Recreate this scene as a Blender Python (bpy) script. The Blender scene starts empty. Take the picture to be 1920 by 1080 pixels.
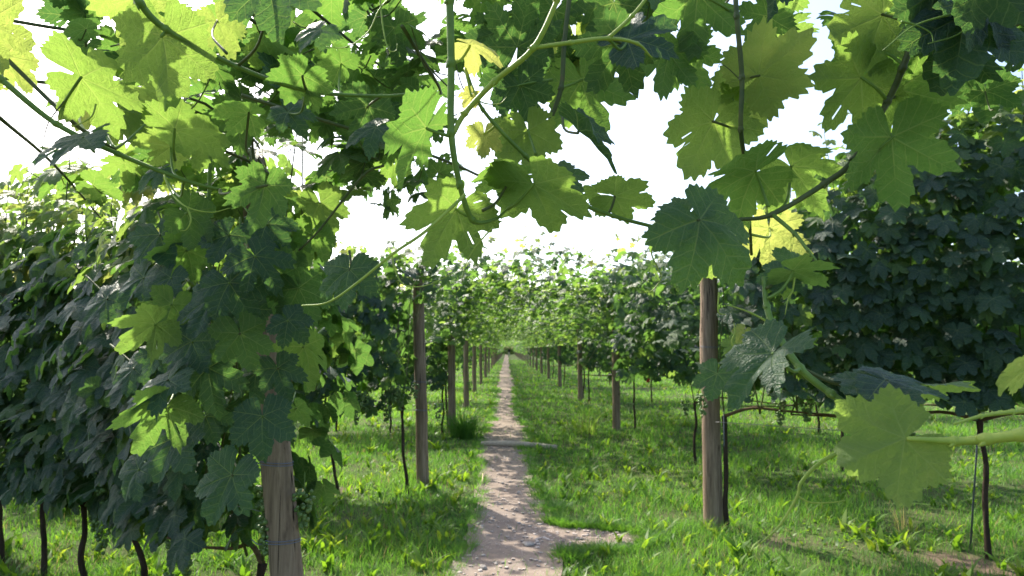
import bpy, bmesh, math, random
import numpy as np
from mathutils import Vector, Matrix

R = math.radians
rng = np.random.default_rng(7)
random.seed(7)
scene = bpy.context.scene
col = scene.collection

# ------------------------------------------------------------------ camera
F = 1200.0                       # focal length in pixels of a 1920 wide picture
VX, VY = 950.0, 655.0            # where the path's direction meets the horizon
CAM = Vector((0.0, 0.0, 1.4))
cd = bpy.data.cameras.new('camera')
cam = bpy.data.objects.new('camera', cd); col.objects.link(cam)
cd.sensor_width = 36.0
cd.lens = 36.0 * F / 1920.0
cd.clip_start = 0.05
cd.clip_end = 9000.0
PITCH = math.atan((VY - 540.0) / F)
YAW = -math.atan((960.0 - VX) / F)
cam.location = CAM
cam.rotation_euler = (R(90) + PITCH, 0.0, YAW)
cd.dof.use_dof = True
cd.dof.focus_distance = 1.25
cd.dof.aperture_fstop = 8.0
scene.camera = cam
CAMROT = cam.rotation_euler.to_matrix()

def ray(px, py):
    return CAMROT @ Vector(((px - 960.0) / F, (540.0 - py) / F, -1.0))
def at(px, py, d):               # the point at distance d along the path
    r = ray(px, py)
    return CAM + r * (d / r.y)
def ground_at(px, py):
    r = ray(px, py)
    return CAM + r * (-CAM.z / r.z)
def project(p):
    v = CAMROT.transposed() @ (Vector(p) - CAM)
    if v.z > -0.05: return (-9999, -9999)
    return (960 + F * v.x / -v.z, 540 - F * v.y / -v.z)

# ------------------------------------------------------------------ light
SUN_AZ, SUN_EL = R(-36.0), R(44.0)     # azimuth clockwise from the path's direction
w = bpy.data.worlds.new('World'); scene.world = w; w.use_nodes = True
nt = w.node_tree; nt.nodes.clear()
sky = nt.nodes.new('ShaderNodeTexSky'); sky.sky_type = 'NISHITA'
sky.sun_disc = False
sky.sun_elevation = SUN_EL; sky.sun_rotation = SUN_AZ
sky.air_density = 1.0; sky.dust_density = 3.0; sky.ozone_density = 1.0
bg = nt.nodes.new('ShaderNodeBackground'); bg.inputs['Strength'].default_value = 0.15
wo = nt.nodes.new('ShaderNodeOutputWorld')
nt.links.new(sky.outputs[0], bg.inputs[0]); nt.links.new(bg.outputs[0], wo.inputs[0])
sd = bpy.data.lights.new('sun', 'SUN'); sd.energy = 3.9; sd.angle = R(0.6); sd.color = (1.0, 0.93, 0.80)
sun = bpy.data.objects.new('sun', sd); col.objects.link(sun)
sdir = Vector((math.sin(SUN_AZ) * math.cos(SUN_EL), math.cos(SUN_AZ) * math.cos(SUN_EL), math.sin(SUN_EL)))
sun.rotation_euler = sdir.to_track_quat('Z', 'Y').to_euler()
vs = scene.view_settings
vs.view_transform = 'Standard'; vs.look = 'None'; vs.gamma = 1.0; vs.use_curve_mapping = False
vs.exposure = 1.36
scene.cycles.max_bounces = 8
scene.cycles.diffuse_bounces = 4; scene.cycles.glossy_bounces = 2
scene.cycles.transmission_bounces = 4; scene.cycles.transparent_max_bounces = 4
scene.cycles.use_denoising = True
scene.cycles.sample_clamp_indirect = 6.0

# ------------------------------------------------------------------ helpers
def obj(name, me, parent=None, mw=None):
    o = bpy.data.objects.new(name, me); col.objects.link(o)
    m = mw if mw is not None else Matrix.Identity(4)
    if parent is not None:
        o.parent = parent
        o.matrix_basis = Matrix.Translation(-BASE[parent.name]) @ m
    else:
        o.matrix_basis = m
    return o
BASE = {}
def thing(name, label, cat, loc, group=None):
    o = bpy.data.objects.new(name, None); col.objects.link(o)
    o.location = loc; o.empty_display_size = 0.1
    BASE[o.name] = Vector(loc)
    o['label'] = label; o['category'] = cat
    if group: o['group'] = group
    return o
def tag(o, label, cat, group=None, kind=None):
    o['label'] = label; o['category'] = cat
    if group: o['group'] = group
    if kind: o['kind'] = kind
    return o

def np_mesh(name, V, faces_flat, loop_tot, mat, uv=None, tint=None, smooth=True):
    me = bpy.data.meshes.new(name)
    V = np.asarray(V, np.float32); faces_flat = np.asarray(faces_flat, np.int32)
    loop_tot = np.asarray(loop_tot, np.int32)
    me.vertices.add(len(V)); me.vertices.foreach_set('co', V.ravel())
    me.loops.add(len(faces_flat)); me.loops.foreach_set('vertex_index', faces_flat)
    me.polygons.add(len(loop_tot))
    st = np.concatenate(([0], np.cumsum(loop_tot)[:-1])).astype(np.int32)
    me.polygons.foreach_set('loop_start', st)
    me.polygons.foreach_set('use_smooth', np.full(len(loop_tot), smooth))
    if uv is not None:
        l = me.uv_layers.new(name='vein'); l.data.foreach_set('uv', np.asarray(uv, np.float32).ravel())
    if tint is not None:
        a = me.attributes.new('tint', 'FLOAT', 'POINT'); a.data.foreach_set('value', np.asarray(tint, np.float32))
    me.update(calc_edges=True); me.validate()
    for m in (mat if isinstance(mat, (list, tuple)) else [mat]): me.materials.append(m)
    return me

def catmull(pts, n):
    pts = [Vector(p) for p in pts]
    if len(pts) == 2:
        return [pts[0].lerp(pts[1], i / n) for i in range(n + 1)]
    P = [pts[0] * 2 - pts[1]] + pts + [pts[-1] * 2 - pts[-2]]
    out = []
    for i in range(1, len(P) - 2):
        a, b, c, d = P[i - 1], P[i], P[i + 1], P[i + 2]
        for k in range(n):
            t = k / n
            out.append(0.5 * ((2 * b) + (c - a) * t + (2 * a - 5 * b + 4 * c - d) * t * t + (3 * b - a - 3 * c + d) * t ** 3))
    out.append(pts[-1])
    return out

class MB:                         # collects tubes and rings into one mesh
    def __init__(s): s.v = []; s.f = []
    def tube(s, pts, rad, sides=7, n=4, smooth=True, jitter=0.0, cap=True):
        c = catmull(pts, n) if smooth else [Vector(p) for p in pts]
        m = len(c)
        if not isinstance(rad, (list, tuple)): rad = [rad, rad]
        rs = [np.interp(i / (m - 1), np.linspace(0, 1, len(rad)), rad) for i in range(m)]
        up = Vector((0.31, 0.17, 0.93)); base = len(s.v)
        tprev = (c[1] - c[0]).normalized()
        nx = tprev.cross(up).normalized()
        for i in range(m):
            t = (c[min(i + 1, m - 1)] - c[max(i - 1, 0)])
            t = t.normalized() if t.length > 1e-9 else tprev
            nx = (nx - t * nx.dot(t)).normalized(); ny = t.cross(nx); tprev = t
            for k in range(sides):
                a = 2 * math.pi * k / sides
                r = rs[i] * (1 + jitter * (random.random() - .5))
                s.v.append(c[i] + nx * (math.cos(a) * r) + ny * (math.sin(a) * r))
        for i in range(m - 1):
            for k in range(sides):
                a = base + i * sides + k; b = base + i * sides + (k + 1) % sides
                s.f.append((a, b, b + sides, a + sides))
        if cap:
            s.f.append(tuple(base + k for k in reversed(range(sides))))
            s.f.append(tuple(base + (m - 1) * sides + k for k in range(sides)))
        return s
    def mesh(s, name, mat, origin=None):
        o = origin or Vector((0, 0, 0))
        me = bpy.data.meshes.new(name)
        me.from_pydata([v - o for v in s.v], [], s.f)
        me.polygons.foreach_set('use_smooth', [True] * len(me.polygons))
        me.update(); me.materials.append(mat)
        return me

def vnoise(x, y, seed=0):         # smooth value noise, arrays in, 0..1 out
    x = np.asarray(x, float); y = np.asarray(y, float)
    xi = np.floor(x).astype(int); yi = np.floor(y).astype(int); fx = x - xi; fy = y - yi
    fx = fx * fx * (3 - 2 * fx); fy = fy * fy * (3 - 2 * fy)
    def h(a, b):
        n = (a * 374761393 + b * 668265263 + seed * 974711) & 0x7fffffff
        n = ((n ^ (n >> 13)) * 1274126177) & 0x7fffffff
        return ((n ^ (n >> 16)) & 0xffff) / 65535.0
    return (h(xi, yi) * (1 - fx) + h(xi + 1, yi) * fx) * (1 - fy) + (h(xi, yi + 1) * (1 - fx) + h(xi + 1, yi + 1) * fx) * fy

# ------------------------------------------------------------------ materials
class NT:
    def __init__(s, name):
        s.m = bpy.data.materials.new(name); s.m.use_nodes = True
        s.t = s.m.node_tree; s.t.nodes.clear()
        s.out = s.n('ShaderNodeOutputMaterial')
    def n(s, typ, **kw):
        nd = s.t.nodes.new(typ)
        for k, v in kw.items():
            setattr(nd, k, v)
        return nd
    def l(s, a, b): s.t.links.new(a, b)
    def val(s, sock, v):
        if hasattr(v, 'is_linked') or isinstance(v, bpy.types.NodeSocket): s.l(v, sock)
        else: sock.default_value = v
    def math(s, op, a, b=None, clamp=False):
        nd = s.n('ShaderNodeMath', operation=op, use_clamp=clamp)
        s.val(nd.inputs[0], a)
        if b is not None: s.val(nd.inputs[1], b)
        return nd.outputs[0]
    def mapr(s, v, a, b, c=0.0, d=1.0, smooth=False):
        nd = s.n('ShaderNodeMapRange')
        if smooth: nd.interpolation_type = 'SMOOTHSTEP'
        s.val(nd.inputs[0], v)
        for i, x in enumerate((a, b, c, d)): s.val(nd.inputs[i + 1], x)
        return nd.outputs[0]
    def mix(s, f, a, b, mode='MIX'):
        nd = s.n('ShaderNodeMix', data_type='RGBA', blend_type=mode)
        s.val(nd.inputs[0], f)
        for i, x in ((6, a), (7, b)):
            if isinstance(x, (tuple, list)): nd.inputs[i].default_value = (*x, 1.0) if len(x) == 3 else x
            else: s.l(x, nd.inputs[i])
        return nd.outputs[2]
    def ramp(s, f, stops):
        nd = s.n('ShaderNodeValToRGB'); s.val(nd.inputs[0], f)
        e = nd.color_ramp.elements
        while len(e) < len(stops): e.new(0.5)
        for i, (p, c) in enumerate(stops): e[i].position = p; e[i].color = (*c, 1.0)
        return nd.outputs[0]
    def noise(s, scale, detail=3.0, rough=0.6, vec=None, dist=0.0):
        nd = s.n('ShaderNodeTexNoise'); nd.inputs['Scale'].default_value = scale
        nd.inputs['Detail'].default_value = detail; nd.inputs['Roughness'].default_value = rough
        nd.inputs['Distortion'].default_value = dist
        if vec is not None: s.l(vec, nd.inputs['Vector'])
        return nd.outputs[0]
    def coord(s, which='Object'): return s.n('ShaderNodeTexCoord').outputs[which]
    def bump(s, h, strength=0.3, dist=0.01):
        nd = s.n('ShaderNodeBump'); nd.inputs['Strength'].default_value = strength
        nd.inputs['Distance'].default_value = dist; s.l(h, nd.inputs['Height']); return nd.outputs[0]
    def principled(s, color, rough=0.6, spec=0.4, normal=None):
        p = s.n('ShaderNodeBsdfPrincipled')
        if isinstance(color, (tuple, list)): p.inputs['Base Color'].default_value = (*color, 1.0)
        else: s.l(color, p.inputs['Base Color'])
        s.val(p.inputs['Roughness'], rough); s.val(p.inputs['Specular IOR Level'], spec)
        if normal is not None: s.l(normal, p.inputs['Normal'])
        return p

def leaf_material(name, source):
    s = NT(name)
    if source == 'object':
        oi = s.n('ShaderNodeObjectInfo')
        sep = s.n('ShaderNodeSeparateColor'); s.l(oi.outputs['Color'], sep.inputs[0]); tint = sep.outputs[0]
        rnd = oi.outputs['Random']
    else:
        at_ = s.n('ShaderNodeAttribute'); at_.attribute_name = 'tint'; tint = at_.outputs['Fac']
        rnd = s.math('FRACT', s.math('MULTIPLY', tint, 37.0))
    uvn = s.n('ShaderNodeUVMap'); uvn.uv_map = 'vein'
    sx = s.n('ShaderNodeSeparateXYZ'); s.l(uvn.outputs[0], sx.inputs[0]); u, v = sx.outputs[0], sx.outputs[1]
    # main veins taper toward the lobe tips, side veins leave them at an angle
    w1 = s.mapr(u, 0.0, 1.0, 0.020, 0.006)
    m1 = s.math('SUBTRACT', 1.0, s.math('DIVIDE', v, w1, True), True)
    oc = s.coord('Object')
    curve = s.math('ADD', s.math('MULTIPLY', s.math('MULTIPLY', v, v), 0.9), s.math('MULTIPLY', s.noise(4.0, 2, 0.5, oc), 0.09))
    q = s.math('FRACT', s.math('MULTIPLY', s.math('ADD', s.math('SUBTRACT', u, s.math('MULTIPLY', v, 1.05)), curve), 5.6))
    dq = s.math('ABSOLUTE', s.math('SUBTRACT', q, 0.5))
    m2 = s.mapr(dq, 0.02, 0.075, 1.0, 0.0, True)
    vor = s.n('ShaderNodeTexVoronoi', feature='DISTANCE_TO_EDGE'); s.l(oc, vor.inputs['Vector']); vor.inputs['Scale'].default_value = 13.0
    m3 = s.mapr(vor.outputs[0], 0.0, 0.06, 1.0, 0.0)
    vein = s.math('MAXIMUM', m1, s.math('MAXIMUM', s.math('MULTIPLY', m2, 0.48), s.math('MULTIPLY', m3, 0.22)))
    blot = s.noise(3.0, 3, 0.6, oc)
    tt = s.math('ADD', tint, s.math('ADD', s.math('MULTIPLY', s.math('SUBTRACT', blot, 0.5), 0.28), s.math('MULTIPLY', s.math('SUBTRACT', rnd, 0.5), 0.12)), True)
    top = s.ramp(tt, [(0.0, (0.021, 0.060, 0.046)), (0.35, (0.038, 0.096, 0.034)), (0.7, (0.085, 0.15, 0.028)), (1.0, (0.17, 0.22, 0.04))])
    und = s.ramp(tt, [(0.0, (0.055, 0.095, 0.048)), (0.35, (0.10, 0.155, 0.062)), (0.7, (0.15, 0.21, 0.068)), (1.0, (0.23, 0.27, 0.08))])
    tr = s.ramp(tt, [(0.0, (0.065, 0.155, 0.03)), (0.35, (0.145, 0.30, 0.042)), (0.7, (0.30, 0.45, 0.07)), (1.0, (0.52, 0.54, 0.13))])
    geo = s.n('ShaderNodeNewGeometry'); back = geo.outputs['Backfacing']
    c = s.mix(back, top, und)
    c = s.mix(s.math('MULTIPLY', vein, 0.75), c, (0.22, 0.30, 0.12))
    spots = s.mapr(s.noise(9.0, 2, 0.5, oc), 0.70, 0.76)
    c = s.mix(s.math('MULTIPLY', spots, 0.6), c, (0.13, 0.085, 0.03))
    trc = s.mix(s.math('MULTIPLY', vein, 0.45), tr, (0.42, 0.48, 0.12))
    h = s.math('ADD', s.math('MULTIPLY', vein, -0.5), s.math('MULTIPLY', s.noise(7.0, 4, 0.6, oc), 0.9))
    nb = s.bump(h, 0.38, 0.05)
    rough = s.mix(back, (0.44,) * 3, (0.75,) * 3)
    p = s.principled(c, 0.45, 0.42, nb)
    s.l(rough, p.inputs['Roughness'])
    s.l(s.mapr(back, 0, 1, 0.55, 0.2), p.inputs['Specular IOR Level'])
    s.l(s.mapr(back, 0, 1, 0.18, 0.10), p.inputs['Sheen Weight']); p.inputs['Sheen Roughness'].default_value = 0.45; p.inputs['Sheen Tint'].default_value = (0.8, 0.9, 1.0, 1.0)
    t = s.n('ShaderNodeBsdfTranslucent'); s.l(trc, t.inputs[0]); s.l(nb, t.inputs['Normal'])
    mx = s.n('ShaderNodeMixShader'); mx.inputs[0].default_value = 0.56
    s.l(p.outputs[0], mx.inputs[1]); s.l(t.outputs[0], mx.inputs[2]); s.l(mx.outputs[0], s.out.inputs[0])
    return s.m
LEAF = leaf_material('vine_leaf', 'object')
LEAFS = leaf_material('vine_leaf_mass', 'attr')

def simple(name, stops, scale, rough, spec=0.3, bump=0.4, bscale=None, stretch=None, dist=0.01):
    s = NT(name); oc = s.coord('Object')
    if stretch:
        mp = s.n('ShaderNodeMapping'); mp.inputs['Scale'].default_value = stretch; s.l(oc, mp.inputs[0]); oc = mp.outputs[0]
    n = s.noise(scale, 5, 0.65, oc)
    c = s.ramp(n, stops)
    nb = s.bump(s.noise(bscale or scale * 2, 4, 0.7, oc), bump, dist)
    p = s.principled(c, rough, spec, nb); s.l(p.outputs[0], s.out.inputs[0])
    return s.m
SHOOT = simple('green_shoot', [(0.3, (0.075, 0.14, 0.02)), (0.7, (0.15, 0.24, 0.035))], 30, 0.5, 0.35, 0.15)
YSHOOT = simple('pale_shoot', [(0.3, (0.20, 0.30, 0.035)), (0.7, (0.32, 0.38, 0.06))], 30, 0.5, 0.35, 0.1)
DSHOOT = simple('ripening_shoot', [(0.3, (0.045, 0.07, 0.02)), (0.6, (0.085, 0.10, 0.03)), (0.8, (0.12, 0.075, 0.035))], 24, 0.6, 0.3, 0.2)
BARK = simple('vine_bark', [(0.3, (0.022, 0.016, 0.012)), (0.6, (0.06, 0.043, 0.03)), (0.8, (0.12, 0.09, 0.065))], 9, 0.9, 0.15, 1.0, 20, (4, 4, 0.6), 0.02)
CANE = simple('cane_bark', [(0.3, (0.06, 0.038, 0.022)), (0.7, (0.15, 0.10, 0.05))], 14, 0.8, 0.2, 0.5)
WIRE = simple('galvanised_wire', [(0.3, (0.10, 0.105, 0.11)), (0.7, (0.2, 0.2, 0.2))], 40, 0.5, 0.5, 0.1)
BLUEW = simple('blue_tie', [(0.3, (0.09, 0.11, 0.17)), (0.7, (0.17, 0.19, 0.25))], 40, 0.5, 0.4, 0.1)
STAKE = simple('steel_stake', [(0.3, (0.04, 0.06, 0.075)), (0.7, (0.09, 0.11, 0.12))], 30, 0.5, 0.5, 0.1)
GRAPE = simple('green_grape', [(0.3, (0.06, 0.12, 0.03)), (0.7, (0.13, 0.2, 0.055))], 12, 0.4, 0.4, 0.05)

def wood_material():
    s = NT('post_wood'); oc = s.coord('Object')
    mp = s.n('ShaderNodeMapping'); mp.inputs['Scale'].default_value = (9, 9, 0.55); s.l(oc, mp.inputs[0])
    n = s.noise(5, 6, 0.7, mp.outputs[0], 0.6)
    oi = s.n('ShaderNodeObjectInfo')
    c = s.ramp(n, [(0.25, (0.075, 0.05, 0.032)), (0.5, (0.235, 0.162, 0.105)), (0.75, (0.37, 0.275, 0.185))])
    grey = s.ramp(n, [(0.25, (0.075, 0.065, 0.055)), (0.75, (0.26, 0.235, 0.20))])
    big = s.noise(1.7, 3, 0.6, oc)
    c = s.mix(s.math('MULTIPLY', s.math('ADD', oi.outputs['Random'], big, True), 0.22), c, grey)
    mp2 = s.n('ShaderNodeMapping'); mp2.inputs['Scale'].default_value = (16, 16, 0.35); s.l(oc, mp2.inputs[0])
    crack = s.mapr(s.noise(4, 3, 0.5, mp2.outputs[0], 0.4), 0.32, 0.37)
    c = s.mix(crack, (0.025, 0.018, 0.013), c)
    knot = s.n('ShaderNodeTexVoronoi'); mp3 = s.n('ShaderNodeMapping'); mp3.inputs['Scale'].default_value = (3, 3, 1.4); s.l(oc, mp3.inputs[0]); s.l(mp3.outputs[0], knot.inputs['Vector']); knot.inputs['Scale'].default_value = 2.6
    c = s.mix(s.mapr(knot.outputs[0], 0.05, 0.13), (0.045, 0.028, 0.018), c)
    h = s.math('ADD', n, s.math('MULTIPLY', crack, 1.2))
    p = s.principled(c, 0.85, 0.2, s.bump(h, 0.7, 0.012)); s.l(p.outputs[0], s.out.inputs[0])
    return s.m
WOOD = wood_material()

def ground_material():
    s = NT('soil_and_turf'); oc = s.coord('Object')
    sa_ = s.n('ShaderNodeAttribute'); sa_.attribute_name = 'tint'
    soil = s.ramp(s.noise(7, 6, 0.7, oc), [(0.3, (0.07, 0.05, 0.035)), (0.7, (0.17, 0.125, 0.09))])
    turf = s.ramp(s.noise(30, 4, 0.7, oc), [(0.3, (0.028, 0.06, 0.013)), (0.7, (0.075, 0.135, 0.028))])
    c = s.mix(s.mapr(s.noise(1.3, 5, 0.65, oc), 0.40, 0.58, 0.55, 1.0), soil, turf)
    c = s.mix(sa_.outputs['Fac'], c, s.mix(0.5, soil, (0.19, 0.135, 0.10)))
    p = s.principled(c, 0.95, 0.1, s.bump(s.noise(25, 5, 0.7, oc), 0.8, 0.03)); s.l(p.outputs[0], s.out.inputs[0])
    return s.m
GROUND = ground_material()

def path_material(name, dark=1.0):
    s = NT(name); oc = s.coord('Object')
    n1 = s.noise(2.2, 5, 0.6, oc); n2 = s.noise(16, 6, 0.75, oc)
    c = s.ramp(n1, [(0.3, (0.20 * dark, 0.158 * dark, 0.128 * dark)), (0.55, (0.275 * dark, 0.222 * dark, 0.182 * dark)), (0.75, (0.235 * dark, 0.205 * dark, 0.185 * dark))])
    c = s.mix(s.mapr(n2, 0.35, 0.65, 0.0, 0.85), s.mix(0.45, c, (0.13, 0.095, 0.075)), c)
    vor = s.n('ShaderNodeTexVoronoi'); s.l(oc, vor.inputs['Vector']); vor.inputs['Scale'].default_value = 55.0
    peb = s.mapr(vor.outputs[0], 0.18, 0.34, 1.0, 0.0)
    sep = s.n('ShaderNodeSeparateColor'); s.l(vor.outputs['Color'], sep.inputs[0])
    pm = s.math('MULTIPLY', peb, s.mapr(sep.outputs[0], 0.5, 0.6))
    c = s.mix(pm, c, s.ramp(sep.outputs[1], [(0.0, (0.12, 0.10, 0.09)), (0.5, (0.33, 0.29, 0.26)), (1.0, (0.5, 0.46, 0.42))]))
    h = s.math('ADD', s.math('MULTIPLY', n2, 0.8), s.math('MULTIPLY', pm, 0.5))
    p = s.principled(c, 0.95, 0.15, s.bump(h, 0.5, 0.012)); s.l(p.outputs[0], s.out.inputs[0])
    return s.m
PATH = path_material('trodden_dirt')
SOIL = path_material('bare_soil', 0.5)

def blade_material(name, stops, trs, rough=0.5):
    s = NT(name)
    a = s.n('ShaderNodeAttribute'); a.attribute_name = 'tint'
    c = s.ramp(a.outputs['Fac'], stops); t = s.ramp(a.outputs['Fac'], trs)
    p = s.principled(c, rough, 0.3)
    tn = s.n('ShaderNodeBsdfTranslucent'); s.l(t, tn.inputs[0])
    mx = s.n('ShaderNodeMixShader'); mx.inputs[0].default_value = 0.45
    s.l(p.outputs[0], mx.inputs[1]); s.l(tn.outputs[0], mx.inputs[2]); s.l(mx.outputs[0], s.out.inputs[0])
    return s.m
GRASS = blade_material('grass_blade', [(0.0, (0.045, 0.115, 0.028)), (0.5, (0.078, 0.185, 0.036)), (0.9, (0.125, 0.225, 0.045)), (1.0, (0.30, 0.25, 0.12))],
                       [(0.0, (0.11, 0.29, 0.03)), (0.5, (0.20, 0.46, 0.04)), (0.9, (0.32, 0.54, 0.05)), (1.0, (0.38, 0.30, 0.12))])
WEED = blade_material('weed_leaf', [(0.0, (0.04, 0.10, 0.022)), (0.5, (0.075, 0.16, 0.026)), (1.0, (0.13, 0.20, 0.035))],
                      [(0.0, (0.12, 0.28, 0.015)), (0.5, (0.25, 0.46, 0.02)), (1.0, (0.42, 0.55, 0.035))])
STONE = simple('stone', [(0.3, (0.20, 0.175, 0.155)), (0.7, (0.42, 0.38, 0.34))], 14, 0.85, 0.25, 0.5)
PEBBLE = simple('pebble', [(0.3, (0.30, 0.25, 0.215)), (0.7, (0.55, 0.48, 0.43))], 9, 0.9, 0.15, 0.4)
STRAW = simple('dry_straw', [(0.3, (0.36, 0.29, 0.17)), (0.7, (0.52, 0.45, 0.29))], 14, 0.85, 0.2, 0.2)

# ------------------------------------------------------------------ ground and path
def gh(x, y):
    x = np.asarray(x, float); y = np.asarray(y, float)
    fade = np.clip((np.hypot(x, y) - 0.5) / 2.0, 0, 1) * np.clip((90 - np.hypot(x, y)) / 30.0, 0, 1)
    return fade * ((vnoise(x * 0.55, y * 0.55, 3) - 0.5) * 0.05 + (vnoise(x * 1.9, y * 1.9, 4) - 0.5) * 0.025)
pz = np.array([-5, 2.0, 3.95, 4.87, 5.4, 5.9, 6.85, 8.2, 9.2, 10.2, 13.0, 16.0, 22.0, 37.0, 60.0, 200.0])
pl = np.array([-.30, -.29, -.285, -.28, -.27, -.26, -.30, -.37, -.41, -.33, -.30, -.29, -.30, -.33, -.34, -.35])
pr = np.array([.30, .30, .285, .34, .40, .27, .30, .25, .22, .28, .27, .21, .26, .20, .22, .22])
def path_bounds(y):
    y = np.asarray(y, float)
    wob = (vnoise(y * 2.1, y * 0 + 3.3, 8) - .5) * .12 + (vnoise(y * 7, y * 0 + 9.1, 9) - .5) * .06
    wob2 = (vnoise(y * 1.7, y * 0 + 5.3, 12) - .5) * .20 + (vnoise(y * 6, y * 0 + 2.1, 13) - .5) * .10
    return np.interp(y, pz, pl) + wob + .0, np.interp(y, pz, pr) + wob2 - .0
def side_patch(x, y):             # bare earth branching off to the right of the path
    cy = 4.92 - 0.10 * (x - .3); hw = np.interp(x, [.15, .45, .85, 1.12], [.46, .36, .24, .03])
    n = (vnoise(x * 9, y * 9, 21) - .5) * .14
    return (x > .1) & (x < 1.12) & (np.abs(y - cy) < hw + n)
ROWR_U = Vector((3.22 - 1.68, 4.36 - 5.08, 0)).normalized()
def soil_strip(x, y):
    """bare soil patches under the near right row and by the second left row; returns 0..1"""
    t = (x - 1.55) * ROWR_U.x + (y - 5.0) * ROWR_U.y
    d = (x - 1.55) * ROWR_U.y - (y - 5.0) * ROWR_U.x
    n = vnoise(x * 2.3, y * 2.3, 31)
    a = np.clip((0.30 - np.abs(d - 0.02)) / 0.15, 0, 1) * (t > -.3) * np.clip((n - 0.42) * 4, 0, 1) * (t > .35)
    b = np.clip((0.16 - np.abs(y - 6.50)) / 0.1, 0, 1) * (x > -2.3) * (x < -1.0) * np.clip((vnoise(x * 3, y * 3, 33) - .3) * 5, 0, 1)
    return np.maximum(a, b)

def sheet(name, xs, ys, mat, lift=0.0):
    X, Y = np.meshgrid(xs, ys); Z = gh(X, Y) + lift
    V = np.stack([X, Y, Z], -1).reshape(-1, 3); nx = len(xs); ny = len(ys)
    i = (np.arange(ny - 1)[:, None] * nx + np.arange(nx - 1)[None, :]).ravel()
    Fc = np.stack([i, i + 1, i + 1 + nx, i + nx], -1)
    return np_mesh(name, V, Fc.ravel(), np.full(len(Fc), 4), mat, tint=soil_strip(V[:, 0], V[:, 1]))
near = np.linspace(-14, 14, 225)
xs = np.concatenate(([-4000, -1500, -500, -150, -60, -28], near, [28, 60, 150, 500, 1500, 4000]))
ys = np.concatenate(([-300, -60, -10], np.linspace(-4, 30, 273), np.linspace(32, 90, 30), [120, 160, 220, 400, 900, 2000, 4500]))
g = obj('ground', sheet('ground', xs, ys, GROUND)); g['kind'] = 'structure'
# path sheet, ragged on both sides
yy = np.concatenate((np.arange(-1, 14, 0.06), np.arange(14, 40, 0.25), np.arange(40, 190, 2.0)))
L, Rr = path_bounds(yy); cols = 7
t = np.linspace(0, 1, cols)[None, :]
X = (L - .03)[:, None] * (1 - t) + (Rr + .03)[:, None] * t; Y = np.repeat(yy[:, None], cols, 1)
sag = -0.008 * np.sin(np.pi * t)
V = np.stack([X, Y, gh(X, Y) + 0.016 + sag], -1).reshape(-1, 3)
i = (np.arange(len(yy) - 1)[:, None] * cols + np.arange(cols - 1)[None, :]).ravel()
Fc = np.stack([i, i + 1, i + 1 + cols, i + cols], -1)
p_ = obj('dirt_path', np_mesh('dirt_path', V, Fc.ravel(), np.full(len(Fc), 4), PATH)); p_['kind'] = 'structure'
def masked_sheet(name, x0, x1, y0, y1, step, fn, mat, lift):
    xs = np.arange(x0, x1, step); ys = np.arange(y0, y1, step)
    X, Y = np.meshgrid(xs, ys); keep = fn(X[:-1, :-1] + step / 2, Y[:-1, :-1] + step / 2)
    V = np.stack([X, Y, gh(X, Y) + lift], -1).reshape(-1, 3); nx = len(xs)
    i = (np.arange(len(ys) - 1)[:, None] * nx + np.arange(nx - 1)[None, :])[keep]
    Fc = np.stack([i, i + 1, i + 1 + nx, i + nx], -1)
    o = obj(name, np_mesh(name, V, Fc.ravel(), np.full(len(Fc), 4), mat)); o['kind'] = 'structure'; return o
masked_sheet('side_path', .1, 1.16, 4.4, 5.4, .02, side_patch, PATH, 0.009)
# ------------------------------------------------------------------ grass, weeds, gravel (nobody could count these)
def polar_points(n, ymin, ymax, amin=-44, amax=44, power=1.0):
    u = rng.random(n)
    d = ymin * (ymax / ymin) ** u
    a = np.radians(amin + (amax - amin) * rng.random(n))
    return d * np.tan(a), d
def blades(px, py, length, width, lean, az, tint, mat, name, segs=2, curve=1.0, droop=0.0):
    n = len(px)
    base = np.stack([px, py, gh(px, py) - 0.01], -1)
    dirv = np.stack([np.cos(az), np.sin(az), np.zeros(n)], -1)
    wa = az + np.pi / 2 + (rng.random(n) - .5) * 1.6
    wd = np.stack([np.cos(wa), np.sin(wa), np.zeros(n)], -1)
    rows = []; prof = {1: [1.0], 2: [0.85, 0.7], 3: [0.6, 1.0, 0.75]}[segs]
    for k in range(segs):
        tt = k / segs
        c = base + dirv * (length * lean * tt ** (1 + curve))[:, None] + np.array([0, 0, 1.0]) * (length * (tt - droop * tt * tt))[:, None]
        rows.append(c - wd * (width * .5 * prof[k])[:, None]); rows.append(c + wd * (width * .5 * prof[k])[:, None])
    tip = base + dirv * (length * lean)[:, None] + np.array([0, 0, 1.0]) * (length * (1 - droop))[:, None]
    rows.append(tip); m = len(rows)
    V = np.stack(rows, 1).reshape(-1, 3)
    tris = []
    for k in range(segs - 1):
        a = 2 * k; tris += [(a, a + 1, a + 3), (a, a + 3, a + 2)]
    a = 2 * (segs - 1); tris.append((a, a + 1, a + 2))
    tris = np.array(tris); Fc = (np.arange(n)[:, None, None] * m + tris[None]).reshape(-1)
    return np_mesh(name, V, Fc, np.full(n * len(tris), 3), mat, tint=np.repeat(tint, m))
def keep_off_path(x, y, margin=0.0):
    l, r = path_bounds(y)
    inside = (x > l + margin) & (x < r - margin)
    return ~(inside | (side_patch(x, y) & (rng.random(len(x)) > .05))) & (rng.random(len(x)) > soil_strip(x, y) * .85)
x, y = polar_points(430000, 2.9, 85.0)
k = keep_off_path(x, y, np.abs(rng.normal(0, .045, len(x))) + (rng.random(len(x)) < .012) * .3); x, y = x[k], y[k]
clump = vnoise(x * 2.2, y * 2.2, 41); patch = vnoise(x * .7, y * .7, 42)
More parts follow.
